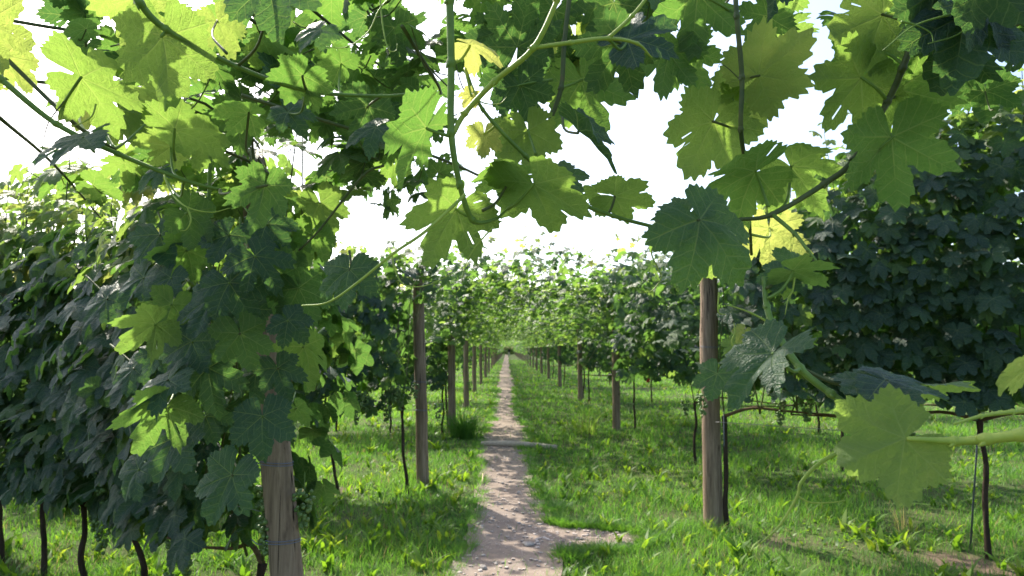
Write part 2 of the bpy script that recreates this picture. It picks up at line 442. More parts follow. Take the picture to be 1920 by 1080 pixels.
k = rng.random(len(x)) < 0.3 + 0.7 * clump; x, y, clump, patch = x[k], y[k], clump[k], patch[k]
ln = (0.045 + 0.10 * clump ** 1.4 * (0.5 + patch)) * (0.6 + 0.8 * rng.random(len(x)))
l_, r_ = path_bounds(y); dist_path = np.minimum(np.abs(x - l_), np.abs(x - r_))
ln *= np.clip(0.6 + dist_path * 1.3, 0.6, 1.0)
wd = np.maximum(0.004, 0.0010 * y) * (0.7 + .6 * rng.random(len(x)))
tint = np.clip(0.25 + 0.5 * patch + 0.35 * (rng.random(len(x)) - .5), 0, .93); tint[rng.random(len(x)) < .05] = 1.0
go = obj('grass', blades(x, y, ln, wd, 0.25 + 0.7 * rng.random(len(x)), rng.random(len(x)) * 6.283, tint, GRASS, 'grass', 2))
tag(go, 'green meadow grass growing between the vine rows', 'grass', kind='stuff')
# broad leaved weeds in rosettes
x, y = polar_points(5000, 3.0, 34.0)
k = keep_off_path(x, y, -0.05) & (vnoise(x * .9, y * .9, 55) + .35 * (x < -.4) > 0.36); x, y = x[k], y[k]
per = 7; X = np.repeat(x, per) + rng.normal(0, .012, len(x) * per); Y = np.repeat(y, per) + rng.normal(0, .012, len(x) * per)
az = np.tile(np.arange(per) * 6.283 / per, len(x)) + rng.random(len(X)) * .7
big = np.repeat(0.35 + 0.75 * rng.random(len(x)) ** 1.6, per) * (.45 + .8 * rng.random(len(X)))
tint = np.clip(np.repeat(rng.random(len(x)), per) * .8 + .25 * rng.random(len(X)), 0, 1)
wo_ = obj('weeds', blades(X, Y, 0.16 * big, np.maximum(0.030 * big, .0016 * Y), 0.25 + .8 * rng.random(len(X)), az, tint, WEED, 'weeds', 3, 1.2, 0.22))
tag(wo_, 'bright broad-leaved weeds scattered through the grass', 'weeds', kind='stuff')
# low round-leaved ground cover along the rows
x, y = polar_points(16000, 3.4, 22.0)
k = keep_off_path(x, y, 0.0) & (vnoise(x * 1.4, y * 1.4, 77) > .56); x, y = x[k], y[k]
az = rng.random(len(x)) * 6.283
co = obj('ground_cover', blades(x, y, 0.035 + .05 * rng.random(len(x)), np.maximum(.02, .0022 * y) * (.7 + .6 * rng.random(len(x))), 0.9 + .8 * rng.random(len(x)), az, np.clip(.15 + .6 * rng.random(len(x)), 0, 1), WEED, 'ground_cover', 3, 0.2, .35))
tag(co, 'low small-leaved ground cover in the grass', 'ground cover', kind='stuff')
m = 650; ye = 3.6 * (24 / 3.6) ** rng.random(m); l_, r_ = path_bounds(ye); sd_ = rng.random(m) < .45
xe = np.where(sd_, l_ + rng.normal(-.015, .03, m), r_ + rng.normal(.01, .04, m)); kk = ~((ye < 5.5) & (xe > .0)); xe = xe[kk]; ye = ye[kk]
qx = .3 + .9 * rng.random(6000); qy = 4.3 + 1.2 * rng.random(6000); ring = ~side_patch(qx, qy) & (side_patch(qx, qy + .05) | side_patch(qx, qy - .05) | side_patch(qx - .05, qy)) & (qx > path_bounds(qy)[1])
xe = np.concatenate((xe, qx[ring][:330])); ye = np.concatenate((ye, qy[ring][:330])); m = len(xe); per = 26; sp = np.repeat(.018 + .0012 * ye, per)
X = np.repeat(xe, per) + rng.normal(0, 1, m * per) * sp; Y = np.repeat(ye, per) + rng.normal(0, 1, m * per) * sp
az = np.arctan2(Y - np.repeat(ye, per), X - np.repeat(xe, per)); tt_ = np.clip(np.repeat(.15 + .6 * rng.random(m), per) + .2 * (rng.random(m * per) - .5), 0, .93)
eo = obj('edge_grass', blades(X, Y, .03 + .06 * np.repeat(rng.random(m), per) * (.5 + rng.random(m * per)), np.maximum(.004, .001 * Y), .4 + .9 * rng.random(m * per), az, tt_, GRASS, 'edge_grass', 2))
tag(eo, 'low grass creeping in over the edges of the dirt path', 'grass', kind='stuff')
# gravel
def pebble_verts(seed, flat=.6):
    r = np.random.default_rng(seed); bm = bmesh.new(); bmesh.ops.create_icosphere(bm, subdivisions=1, radius=1.0)
    V = np.array([v.co[:] for v in bm.verts]); Fc = np.array([[v.index for v in f.verts] for f in bm.faces]); bm.free()
    V = V * (0.75 + .5 * r.random((len(V), 1))) * np.array([1.15, .85, flat]); return V, Fc
n = 2300; y = 3.2 * (14 / 3.2) ** rng.random(n); l_, r_ = path_bounds(y)
x = l_ + (r_ - l_) * rng.random(n); ex = rng.random(n) < .16
x = np.where(ex, .2 + .75 * rng.random(n), x); y = np.where(ex, 4.92 + rng.normal(0, .16, n), y)
PV, PF = pebble_verts(5, .42); a = rng.random(n) * 6.28; sc = np.minimum(0.0028 + 0.014 * rng.random(n) ** 5.0 * 1.5, .018)
ca, sa = np.cos(a), np.sin(a)
V = np.stack([PV[None, :, 0] * ca[:, None] - PV[None, :, 1] * sa[:, None], PV[None, :, 0] * sa[:, None] + PV[None, :, 1] * ca[:, None], np.repeat(PV[None, :, 2], n, 0)], -1) * sc[:, None, None]
V += np.stack([x, y, gh(x, y) + .014], -1)[:, None, :]
Fc = (np.arange(n)[:, None, None] * len(PV) + PF[None]).reshape(-1)
go = obj('gravel', np_mesh('gravel', V.reshape(-1, 3), Fc, np.full(n * len(PF), 3), PEBBLE, smooth=False))
tag(go, 'fine gravel trodden into the dirt path', 'gravel', kind='stuff')
def stone(px, py, size, seed, label, flat=.35):
    p = ground_at(px, py); V, Fc = pebble_verts(seed, flat)
    V = V * size; me = np_mesh('stone', V, Fc.ravel(), np.full(len(Fc), 3), STONE, smooth=False)
    o = obj('stone', me, None, Matrix.Translation((p.x, p.y, float(gh(p.x, p.y)) + .012 + size * flat * .4)))
    bv = o.modifiers.new('bevel', 'BEVEL'); bv.width = size * .12; bv.segments = 2
    tag(o, label, 'stone')
stone(990, 1027, .048, 11, 'large pale flat stone lying on the path near its fork')
stone(942, 905, .022, 12, 'small dark stone beside the left edge of the path', .6)
stone(905, 1068, .028, 13, 'pale rounded stone at the bottom left of the path', .6)
stone(1012, 985, .022, 14, 'small pinkish stone where the path forks to the right', .5)
stone(955, 990, .020, 15, 'small grey stone in the middle of the path', .5)

# timber edge across the path
a, b = ground_at(903, 838) + Vector((0, 0, .03)), ground_at(1044, 845) + Vector((0, 0, .03))
mb = MB(); mb.tube([a + Vector((0, 0, .015)), a.lerp(b, .35) + Vector((0, .01, .03)), a.lerp(b, .7) + Vector((0, -.01, .026)), b + Vector((0, 0, .012))], [.036, .046, .044, .034], 10, 5, jitter=.06)
tag(obj('timber_edging', mb.mesh('timber_edging', simple('driftwood', [(0.3, (0.33, 0.27, 0.21)), (0.7, (0.52, 0.44, 0.36))], 12, 1.0, .05, .5, None, (1, 6, 6)))), 'weathered round timber lying across the path', 'timber')
for q, (x0, y0, x1, y1, lab) in enumerate([(905, 893, 904, 910, 'pale dry stalk lying along the left side of the path'), (893, 842, 897, 853, 'short pale stick on the path just before the timber')]):
    a, b = ground_at(x0, y0), ground_at(x1, y1)
    mb = MB(); mb.tube([a + Vector((0, 0, .03)), a.lerp(b, .5) + Vector((.004, 0, .034)), b + Vector((0, 0, .026))], [.007, .008, .004], 6, 4)
    tag(obj('dry_stalk', mb.mesh('dry_stalk', STRAW)), lab, 'stalk')

# sedge tuft by the third left post, and dry grass tufts
def tuft(px, py, n, ln, spread, label, tintlo, tinthi, lean=.8):
    p = ground_at(px, py)
    x = p.x + rng.normal(0, spread, n); y = p.y + rng.normal(0, spread, n)
    az = np.arctan2(y - p.y, x - p.x) + rng.normal(0, .5, n)
    me = blades(x - p.x, y - p.y, ln * (.5 + .7 * rng.random(n)), np.full(n, max(.005, .0009 * p.y)), lean * (.3 + rng.random(n)), az, tintlo + (tinthi - tintlo) * rng.random(n), GRASS, 'grass_tuft', 3, 1.4, .15)
    o = obj('grass_tuft', me, None, Matrix.Translation((p.x, p.y, 0)))
    tag(o, label, 'grass tuft', kind='stuff' if n < 50 or 'cushion' in label else None)
tuft(868, 822, 420, .50, .10, 'dark tall sedge tuft at the foot of a post left of the path', 0, .35)
tuft(1098, 815, 130, .48, .13, 'dry straw coloured grass tuft right of the path', .8, 1.0, .5)
tuft(1692, 1000, 26, .26, .03, 'few dry grass stems in front of the big pale leaf at right', .97, 1.0, .4)
tuft(1072, 1050, 300, .10, .06, 'short green grass tuft on the path fork at bottom centre', .2, .7)
tuft(1040, 958, 420, .085, .10, 'rounded cushion of low grass bulging into the path fork', .1, .5)

# ------------------------------------------------------------------ posts
def post(base, top, r, label, ties=(), group=None, knots=True, sides=14):
    base = Vector(base); top = Vector(top)
    H = (top - base).length
    t = thing('wooden_post', label, 'post', base, group)
    n = 9; pts = [base.lerp(top, i / n) + Vector((random.uniform(-1, 1), random.uniform(-1, 1), 0)) * r * .06 for i in range(n + 1)]
    pts[0] = pts[0] - Vector((0, 0, .06))
    mb = MB(); rad = [r * 1.04 * (1 + random.uniform(-.025, .025)) - r * .1 * i / n for i in range(n + 1)]
    mb.tube(pts, rad + [], sides, 3, jitter=.035)
    tt = (top - base).normalized()
    mb.tube([top - tt * .002, top + tt * .012, top + tt * .02], [r * .88, r * .8, r * .55], sides, 1)
    obj('shaft', mb.mesh('shaft', WOOD, base), t, Matrix.Translation(base))
    for f in ties:
        c = base + (top - base) * f; mb = MB(); rr = r * (1.04 - .1 * f) + .003
        for dz in (-.004, .005):
            ring = [c + Vector((math.cos(a) * rr, math.sin(a) * rr, dz + .006 * math.sin(a + f * 9))) for a in np.linspace(0, 6.283, 25)]
            mb.tube(ring, .0016, 5, 1, smooth=False)
        mb.tube([c + Vector((-rr, 0, 0)), c + Vector((-rr - .02, -.02, -.01)), c + Vector((-rr - .05, -.01, .006))], .002, 5, 3)
        obj('wire_tie', mb.mesh('wire_tie', BLUEW, base), t, Matrix.Translation(base))
    return t
nb = at(537, 1080, 2.4); nt_ = at(478, 430, 2.4); dv = (nt_ - nb)
base0 = nb - dv * (nb.z / dv.z); top0 = base0 + dv * (2.12 / dv.z)
def frac(py, base, top, d): return (at(0, py, d).z - base.z) / (top.z - base.z)
post(base0, top0, .057, 'nearest thick leaning brown post with two blue wire ties at lower left', [frac(1014, base0, top0, 2.4), frac(868, base0, top0, 2.4), frac(648, base0, top0, 2.4)])
g2 = ground_at(793, 915)
post(g2, Vector((at(784, 515, g2.y).x, g2.y, 2.18)), .062, 'second post left of the path, pale wood rising out of the grass', [frac(770, g2, Vector((0, 0, 2.18)), g2.y), frac(716, g2, Vector((0, 0, 2.18)), g2.y)])
g1 = ground_at(1337, 992)
post(g1, Vector((at(1327, 480, g1.y).x, g1.y, 2.2)), .072, 'nearest post right of the path with a vine trunk against it', [frac(650, g1, Vector((0, 0, 2.2)), g1.y)])
LEFT_POSTS = [(-.89, 10.6), (-.965, 15.6), (-1.0, 20.2), (-1.01, 25.6), (-1.03, 31.6), (-1.05, 38.5)]
RIGHT_POSTS = [(1.895, 11.2), (1.99, 17.4), (2.0, 24.2), (2.0, 30.6), (2.0, 36.8), (2.0, 42.6)]
ORD = ['third', 'fourth', 'fifth', 'sixth', 'seventh', 'eighth', 'ninth', 'tenth']
for k, (x, y) in enumerate(LEFT_POSTS):
    post((x, y, 0), (x - .03, y, 2.25), .062, f'{ORD[k]} wooden post from the camera on the left of the path', (), 'posts left of the path')
for k, (x, y) in enumerate(RIGHT_POSTS):
    post((x, y, 0), (x + random.uniform(-.04, .02), y, 2.25), .066, f'{(["second"] + ORD)[k]} wooden post from the camera on the right of the path', (), 'posts right of the path')
proto_post = post((-1.06, 46, 0), (-1.06, 46, 2.25), .062, 'far slender post in the left line where the path narrows', (), 'far posts left of the path', sides=8)
def copy_tree(root, loc, label=None, group=None, rot=0.0, mir=1):
    c = root.copy(); col.objects.link(c); c.location = loc; c.rotation_euler = (0, 0, rot); c.scale = (mir, 1, 1)
    if label: c['label'] = label
    if group: c['group'] = group
    BASE[c.name] = Vector(loc)
    for ch in list(root.children):
        d = ch.copy(); col.objects.link(d); d.parent = c
        for gg in ch.children:
            e = gg.copy(); col.objects.link(e); e.parent = d
    return c
for y in np.arange(52, 150, 6.2): copy_tree(proto_post, (-1.06, float(y), 0), rot=random.random() * 6)
for y in np.arange(48.5, 150, 6.0): copy_tree(proto_post, (2.0, float(y), 0), 'far slender post in the right line where the path narrows', 'far posts right of the path', random.random() * 6)

# ------------------------------------------------------------------ leaf shapes
def leaf_template(seed, step=2.4, rings=(.28, .52, .76, .92, 1.0), fold=.16, droop=.25, curl=.15, vfold=0.0, wave=.10, teeth=.15, lobe=1.0, hole=True, bites=0):
    r = np.random.default_rng(seed)
    veins = np.radians([0, 50, -50, 105, -105])
    pk = [(-171, .30), (-163, .52), (-146, .63), (-128, .66), (-108, .80), (-79, .62 - .15 * lobe), (-52, .98), (-26.5, .64 - .22 * lobe), (0, 1.10),
          (26.5, .64 - .22 * lobe), (52, .98), (79, .62 - .15 * lobe), (108, .80), (128, .66), (146, .63), (163, .52), (171, .30)]
    A = np.array([p[0] for p in pk], float); B = np.array([p[1] for p in pk]) * (1 + r.uniform(-.07, .07, len(pk)))
    th = np.unique(np.concatenate((np.arange(-171, 171.01, step), [-77.5, -25, 25, 77.5])))
    def Rf(deg):
        i = np.clip(np.searchsorted(A, deg) - 1, 0, len(A) - 2); f = (deg - A[i]) / (A[i + 1] - A[i])
        s_ = np.isin(np.round(A, 1), [-79, -26.5, 26.5, 79])
        g = f * f * (3 - 2 * f)
        g = np.where(s_[i], f ** .52, g); g = np.where(s_[i + 1], 1 - (1 - f) ** .52, g)
        return B[i] * (1 - g) + B[i + 1] * g
    rad = Rf(th)
    ph = th / 9.6 + .25 * np.sin(th / 17.0 + seed)
    saw = np.abs((ph % 1.0) - .5) * 2
    amp = teeth * (0.7 + .6 * vnoise(th / 9, th * 0 + seed, seed))
    rad = rad * (1 - amp * saw * np.clip((175 - np.abs(th)) / 30, 0, 1))
    V = [(0, 0, 0)]; ring_idx = []
    for q, tq in enumerate(rings):
        inner = 0.35 + .65 * tq
        rr = tq * (rad * inner + (1 - inner) * np.minimum(rad, np.convolve(np.pad(rad, 6, 'edge'), np.ones(13) / 13, 'valid')))
        thw = th.copy()
        if hole:                   # lobes close over the sinuses toward the margin
            for s0, wdt, kk in ((26.5, 20, 4.5), (-26.5, 20, 4.5), (79, 20, 4.0), (-79, 20, 4.0)):
                dd = thw - s0
                thw = thw - np.sign(dd) * kk * np.clip(1 - np.abs(dd) / wdt, 0, 1) * np.clip((rr - .66) / .22, -1.3, .8) * (np.abs(dd) > .2)
        a = np.radians(thw)
        ring_idx.append(len(V) + np.arange(len(th)))
        V += list(zip(rr * np.sin(a), rr * np.cos(a), 0 * rr))
    V = np.array(V, float)
    ang = np.arctan2(V[:, 0], V[:, 1]); rr = np.hypot(V[:, 0], V[:, 1])
    sec = np.argmin(np.abs(ang[:, None] - veins[None]), 1)
    perp = np.abs(np.sin(ang - veins[sec])) * rr
    z = fold * np.minimum(perp, .30) * (1 - .45 * rr) + (vnoise(V[:, 0] * 7 + 20, V[:, 1] * 7 + 20, seed) - .5) * .045 * (rr > .05)
    ph1, ph2, ph3 = r.uniform(0, 6.28, 3)
    z += wave * rr ** 2 * (np.sin(3 * ang + ph1) * .6 + np.sin(5 * ang + ph2) * .35 + .35 * np.sin(9 * ang + ph3) * rr)
    z += -droop * rr ** 2 * (1 + .35 * np.cos(ang + r.uniform(-.8, .8))) - curl * V[:, 0] ** 2
    if vfold:
        x0 = V[:, 0].copy(); V[:, 0] = x0 * math.cos(vfold); z = z + np.abs(x0) * math.sin(vfold)
    V[:, 2] = z
    faces = []; uv = []
    def uvof(vi, s_):
        if vi == 0: return (0.0, 0.0)
        return (rr[vi] * math.cos(ang[vi] - veins[s_]), abs(rr[vi] * math.sin(ang[vi] - veins[s_])))
    n = len(th); gone = set()
    for b_ in range(bites):       # insect holes
        j0 = int(r.integers(8, n - 10)); q0 = int(r.integers(1, max(2, len(rings) - 1)))
        gone |= {(j0 + k_, q0) for k_ in range(int(r.integers(1, 3)))}
    for j in range(n - 1):
        mid = math.radians((th[j] + th[j + 1]) / 2); s_ = int(np.argmin(np.abs(mid - veins)))
        f = (0, ring_idx[0][j + 1], ring_idx[0][j]); faces.append(f); uv += [uvof(v, s_) for v in f]
        for q in range(len(rings) - 1):
            if (j, q) in gone: continue
            f = (ring_idx[q][j], ring_idx[q][j + 1], ring_idx[q + 1][j + 1], ring_idx[q + 1][j]); faces.append(f); uv += [uvof(v, s_) for v in f]
    flat = np.array([v for f in faces for v in f]); tot = np.array([len(f) for f in faces])
    return V, flat, tot, np.array(uv)
def tmpl_mesh(T, name): return np_mesh(name, T[0], T[1], T[2], LEAF, uv=T[3])
HERO_T = [leaf_template(100 + i, fold=.16 + .14 * random.random(), droop=random.uniform(.08, .42), curl=random.uniform(-.05, .32), wave=random.uniform(.08, .19), lobe=random.uniform(.0, 1.05), teeth=random.uniform(.09, .15), vfold=(0, 0, .25)[i % 3], bites=(0, 2, 0, 1, 3)[i % 5]) for i in range(14)]
HERO = [tmpl_mesh(T, 'leaf_large') for T in HERO_T]
FOLD = [tmpl_mesh(leaf_template(140 + i, vfold=v, droop=.3, wave=.13), 'leaf_folded') for i, v in enumerate((.55, .85, 1.1))]
MID_T = [leaf_template(200 + i, step=6.0, rings=(.5, 1.0), fold=random.uniform(.1, .25), droop=random.uniform(.12, .45), curl=random.uniform(0, .3), wave=random.uniform(.08, .18), vfold=random.choice((0, 0, .2, .4)), lobe=random.uniform(.0, .6), teeth=.12, hole=False) for i in range(8)]
MID = [tmpl_mesh(T, 'leaf_medium') for T in MID_T]
LOW_T = [leaf_template(300 + i, step=13.2, rings=(1.0,), fold=.2, droop=random.uniform(.2, .5), curl=.2, wave=.12, teeth=.14, lobe=.25, hole=False) for i in range(5)]

STUFF_T = [leaf_template(250 + i, step=8.5, rings=(1.0,), fold=.2, droop=random.uniform(.15, .45), curl=.2, wave=.12, teeth=.12, lobe=.25, hole=False) for i in range(6)]
def frame(t, n):
    n = Vector(n).normalized(); t = Vector(t); t = (t - n * t.dot(n)).normalized(); x = t.cross(n)
    return x, t, n
def leaf_obj(parent, pos, t, n, s, tint, mesh, name='leaf'):
    x, y, z = frame(t, n)
    M = Matrix(((x.x * s, y.x * s, z.x * s, pos[0]), (x.y * s, y.y * s, z.y * s, pos[1]), (x.z * s, y.z * s, z.z * s, pos[2]), (0, 0, 0, 1)))
    o = obj(name, mesh, parent, M); o.color = (float(np.clip(tint, 0, 1)), 0, 0, 1)
    return o
def leaves_mesh(name, P, T, N, S, tint, templates, origin=(0, 0, 0)):
    P = np.asarray(P) - np.array(origin); N = N / np.linalg.norm(N, axis=1, keepdims=True)
    T = T - N * np.sum(T * N, 1, keepdims=True); T /= np.linalg.norm(T, axis=1, keepdims=True) + 1e-9
    X = np.cross(T, N); which = rng.integers(0, len(templates), len(P))
    VV, FF, TT, UU, tt = [], [], [], [], []; off = 0
    for q, tm in enumerate(templates):
        k = which == q; m = int(k.sum())
        if not m: continue
        v = tm[0]; nv = len(v)
        W = (v[None, :, 0, None] * X[k][:, None] + v[None, :, 1, None] * T[k][:, None] + v[None, :, 2, None] * N[k][:, None]) * S[k][:, None, None] + P[k][:, None]
        VV.append(W.reshape(-1, 3)); FF.append((np.arange(m)[:, None] * nv + tm[1][None] + off).ravel()); TT.append(np.tile(tm[2], m)); UU.append(np.tile(tm[3], (m, 1)))
        tt.append(np.repeat(tint[k], nv)); off += m * nv
    return np_mesh(name, np.concatenate(VV), np.concatenate(FF), np.concatenate(TT), LEAFS, uv=np.concatenate(UU), tint=np.concatenate(tt))

# ------------------------------------------------------------------ grape bunches
def bunch_mesh(seed):
    r = random.Random(seed); bm = bmesh.new()
    for i in range(52):
        f = r.random(); rad = .048 * (1 - f * .75) * (.6 + .4 * r.random()); a = r.random() * 6.283
        m = Matrix.Translation((math.cos(a) * rad, math.sin(a) * rad, -.015 - f * .15)) @ Matrix.Scale(r.uniform(.0085, .0115), 4)
        bmesh.ops.create_icosphere(bm, subdivisions=1, radius=1, matrix=m)
    bmesh.ops.create_cone(bm, segments=5, radius1=.0025, radius2=.0025, depth=.08, matrix=Matrix.Translation((0, 0, .02)))
    me = bpy.data.meshes.new('grape_bunch'); bm.to_mesh(me); bm.free()
    me.polygons.foreach_set('use_smooth', [True] * len(me.polygons)); me.materials.append(GRAPE); return me
BUNCH = [bunch_mesh(i) for i in range(3)]

# ------------------------------------------------------------------ vines standing in the rows
def wall_leaves(n, base, u, width, h0, top_fn, thick, size=.078, seed=0, fringe=.12, lime=.30):
    """leaf positions over a hedge-like wall: most on the two faces, young shoots along the top"""
    r = np.random.default_rng(seed); lat = np.array([-u.y, u.x, 0.0]); U = np.array([u.x, u.y, 0.0])
    s = (r.random(n) - .5) * width; fz = r.random(n) ** .9
    side = np.where(r.random(n) < .62, -1.0, 1.0)      # -1 faces the camera side
    if lat[1] < 0: side = -side
    off = side * thick * .5 * np.abs(1 - np.abs(r.normal(0, .38, n)))
    tops = np.array([top_fn(x) for x in s]); z = h0 + (tops - h0) * fz + r.normal(0, .05, n)
    z = np.where(r.random(n) < .10, h0 - r.random(n) * .16, z)
    # bulge
    off = off * (0.55 + .75 * np.sin(np.clip((z - h0) / (tops - h0), 0, 1) * np.pi * .85 + .25))
    young = r.random(n) < fringe
    z = np.where(young, tops + r.random(n) * .32, z); off = np.where(young, off * .7, off)
    P = np.array(base)[None] * 1.0 + U[None] * s[:, None] + lat[None] * off[:, None]; P[:, 2] = z
    N = lat[None] * (side * (.45 + .5 * r.random(n)))[:, None] + np.array([0, 0, 1.0]) * (.35 + .6 * r.random(n))[:, None] + r.normal(0, .24, (n, 3))
    N = np.where(young[:, None], N + np.array([0, 0, .8]) + r.normal(0, .5, (n, 3)), N)
    T = np.array([0, 0, -1.0]) + lat[None] * (side * .5)[:, None] + r.normal(0, .38, (n, 3))
    S = size * (.62 + .6 * r.random(n)) * np.where(young, .7, 1.0)
    rel = np.clip((z - h0) / (tops - h0), 0, 1.2)
    tint = np.clip(.04 + .16 * r.random(n) + lime * (rel > (.8 if lime < .4 else .74)) * r.random(n) + (r.random(n) < .09) * .4, 0, 1)
    tint = np.where(young, .5 + .45 * r.random(n), tint)
    return P, T, N, S, tint, side
def trunk_tube(mb, base, head, r0, r1):
    base = Vector(base); head = Vector(head); d = head - base
    pts = [base - Vector((0, 0, .05))]
    for f in (.0, .22, .45, .68, .88, 1.0):
        pts.append(base + d * f + Vector((random.uniform(-1, 1), random.uniform(-1, 1), 0)) * .022 * math.sin(f * 3.1))
    mb.tube(pts, [r0 * 1.25, r0, r0 * .85, (r0 + r1) * .5, r1, r1 * 1.5], 8, 4, jitter=.22)
def upright(t, p, h, seed, tint=.75):
    r = random.Random(seed); mb = MB(); p = Vector(p); tilt = Vector((r.uniform(-.12, .12), r.uniform(-.12, .12), 1)) * h
    mb.tube([p, p + tilt * .5 + Vector((r.uniform(-.03, .03), 0, 0)), p + tilt], [.0045, .0035, .0012], 5, 5)
    obj('shoot', mb.mesh('shoot', DSHOOT, BASE[t.name]), t, Matrix.Translation(BASE[t.name]))
    m = int(h / .065)
    for i in range(m):
        f = (i + .6) / m; a = r.uniform(0, 6.28); o = Vector((math.cos(a), math.sin(a), .35)) * .055
        leaf_obj(t, p + tilt * f + o, Vector((math.cos(a), math.sin(a), -.25)), Vector((r.uniform(-.3, .3), r.uniform(-.4, .2), 1)), .062 * (1.1 - .75 * f), tint + .25 * f - r.uniform(0, .2), r.choice(MID))
def vine(label, base, u, width, h0, top_fn, thick, n_obj, n_stuff, head=.82, cordon=(1,), shift=0.0, r0=.018, seed=0, lean=(0, 0), group=None, size=.078, low=False, bunches=5, shoots=5, objmesh=None, tips=0, tip_h=.5, lime=.30):
    base = Vector(base); u = Vector((u[0], u[1], 0)).normalized(); random.seed(seed)
    t = thing('grapevine', label, 'grapevine', base, group)
    hd = base + Vector((lean[0], lean[1], head))
    mb = MB(); trunk_tube(mb, base, hd, r0, r0 * .7); obj('trunk', mb.mesh('trunk', BARK, base), t, Matrix.Translation(base))
    mb = MB(); ends = [hd]
    for sgn in cordon:
        a = hd + u * (sgn * width * .30) + Vector((0, 0, random.uniform(-.02, .06))); b = hd + u * (sgn * width * .62) + Vector((0, 0, random.uniform(-.03, .03)))
        mb.tube([hd, hd.lerp(a, .4) + Vector((0, 0, .05)), a, b], [r0 * .7, r0 * .55, r0 * .4, r0 * .3], 7, 4, jitter=.15); ends += [a, b, hd.lerp(a, .5)]
    if cordon: obj('cordon', mb.mesh('cordon', CANE, base), t, Matrix.Translation(base))
    mb = MB()
    for k in range(shoots):
        e = random.choice(ends); s_ = random.uniform(-.5, .5) * width
        tp = base + u * s_ + Vector((0, 0, top_fn(s_) + random.uniform(-.3, .35))); m = e.lerp(tp, .5) + Vector((random.uniform(-.08, .08), random.uniform(-.1, .1), 0))
        mb.tube([e, e.lerp(m, .5) + Vector((random.uniform(-.04, .04), random.uniform(-.05, .05), .03)), m, tp], [.006, .005, .0045, .0025], 5, 4)
    obj('shoots', mb.mesh('shoots', DSHOOT, base), t, Matrix.Translation(base))
    n = int((n_obj + n_stuff)); P, T, N, S, tint, side = wall_leaves(n, (base.x + u.x * shift, base.y + u.y * shift, 0), u, width, h0, top_fn, thick, size, seed + 1000, lime=lime)
    lat = np.array([-u.y, u.x])
    facing = ((P[:, :2] - np.array([base.x, base.y])) @ lat) * (1 if lat[1] < 0 else -1)
    inview = np.array([-60 < project(p)[0] < 1980 and -60 < project(p)[1] < 1140 for p in P])
    order = np.argsort(-(facing + inview * 5.0 + rng.random(n) * .05)); pick = order[:n_obj]; rest = order[n_obj:]
    for i in pick:
        leaf_obj(t, P[i], T[i], N[i], S[i], tint[i], (objmesh or MID)[int(rng.integers(0, len(objmesh or MID)))])
    if len(rest):
        o = obj('foliage', leaves_mesh('foliage', P[rest], T[rest], N[rest], S[rest], tint[rest], LOW_T if low else STUFF_T, tuple(base)), t, Matrix.Translation(base)); o['kind'] = 'stuff'
    for k in range(tips):
        s_ = random.uniform(-.5, .5) * width + shift
        upright(t, base + u * s_ + Vector((random.uniform(-.15, .15), random.uniform(-.2, .2), top_fn(s_) - .08)), tip_h * random.uniform(.55, 1.25), seed * 31 + k)
    for k in range(bunches):
        s_ = random.uniform(-.5, .5) * width; z = random.uniform(head, h0 + .12)
        p = base + u * s_ + Vector((random.uniform(-.06, .06), random.uniform(-.22, .06), z))
        obj('grape_bunch', random.choice(BUNCH), t, Matrix.Translation(p) @ Matrix.Rotation(random.random() * 6, 4, 'Z') @ Matrix.Scale(random.uniform(.85, 1.25), 4))
    return t
# --- near left row
UL = Vector((-3.15 + .79, 4.25 - 2.45, 0)).normalized()
left_row = [((-1.02, 2.62, 0), .55, 'grapevine standing right behind the nearest leaning post', (.06, 0)),
            ((-1.70, 3.30, 0), .60, 'grapevine with slanting trunk, second behind the nearest leaning post', (-.10, -.12)),
            ((-2.33, 3.72, 0), .60, 'grapevine third from the nearest post in the dark left row', (-.02, -.05)),
            ((-2.80, 4.05, 0), .55, 'grapevine fourth from the nearest post in the dark left row', (-.04, 0)),
            ((-3.25, 4.30, 0), .60, 'grapevine with thin trunk at the lower left corner', (-.05, 0))]
for k, (b, wd_, lab, ln_) in enumerate(left_row):
    VL = vine(lab, b, UL, wd_ * 1.35, (.76 if k else .84), (lambda s, k=k: 2.0 + .05 * k), .78, 230, 280, head=.56, cordon=(1, -1) if k else (1,), shift=.0 if k else .26, seed=20 + k, lean=ln_, group='vines of the near left row', size=.098, bunches=5, shoots=8, tips=2 + k, tip_h=.42, lime=.65)
vine('grapevine cut by the left edge of the picture', (-3.95, 4.75, 0), UL, 1.2, .68, lambda s: 2.25, .75, 100, 420, tips=7, tip_h=.55, lime=.65, head=.65, size=.1, cordon=(1, -1), seed=27, group='vines of the near left row', bunches=2)
# --- second and third left rows
UL2 = Vector((-1, .22, 0)).normalized()
V31 = vine('grapevine with bent trunk beside the second left post', (-.955, 6.36, 0), UL2, .72, .98, lambda s: 2.12, .6, 190, 160, shift=.42, head=.86, cordon=(1,), seed=31, lean=(-.07, 0), r0=.019, bunches=6, size=.093, shoots=7, tips=3, tip_h=.45)
vine('grapevine with leaning thin trunk left of the second left post', (-1.62, 6.36, 0), UL2, .9, .98, lambda s: 2.12, .6, 190, 160, shift=.3, head=.80, cordon=(1,), seed=32, lean=(-.17, 0), r0=.017, bunches=7, size=.093, shoots=7, tips=3, tip_h=.45)
vine('grapevine partly hidden behind the near left curtain of leaves', (-2.45, 6.6, 0), UL2, .95, .98, lambda s: 2.1, .6, 60, 330, head=.8, seed=33, bunches=5, size=.093)
vine('grapevine seen low under the dark left row, middle distance', (-3.5, 6.85, 0), UL2, 1.2, .98, lambda s: 2.1, .6, 0, 420, head=.8, seed=34, bunches=3, size=.093)
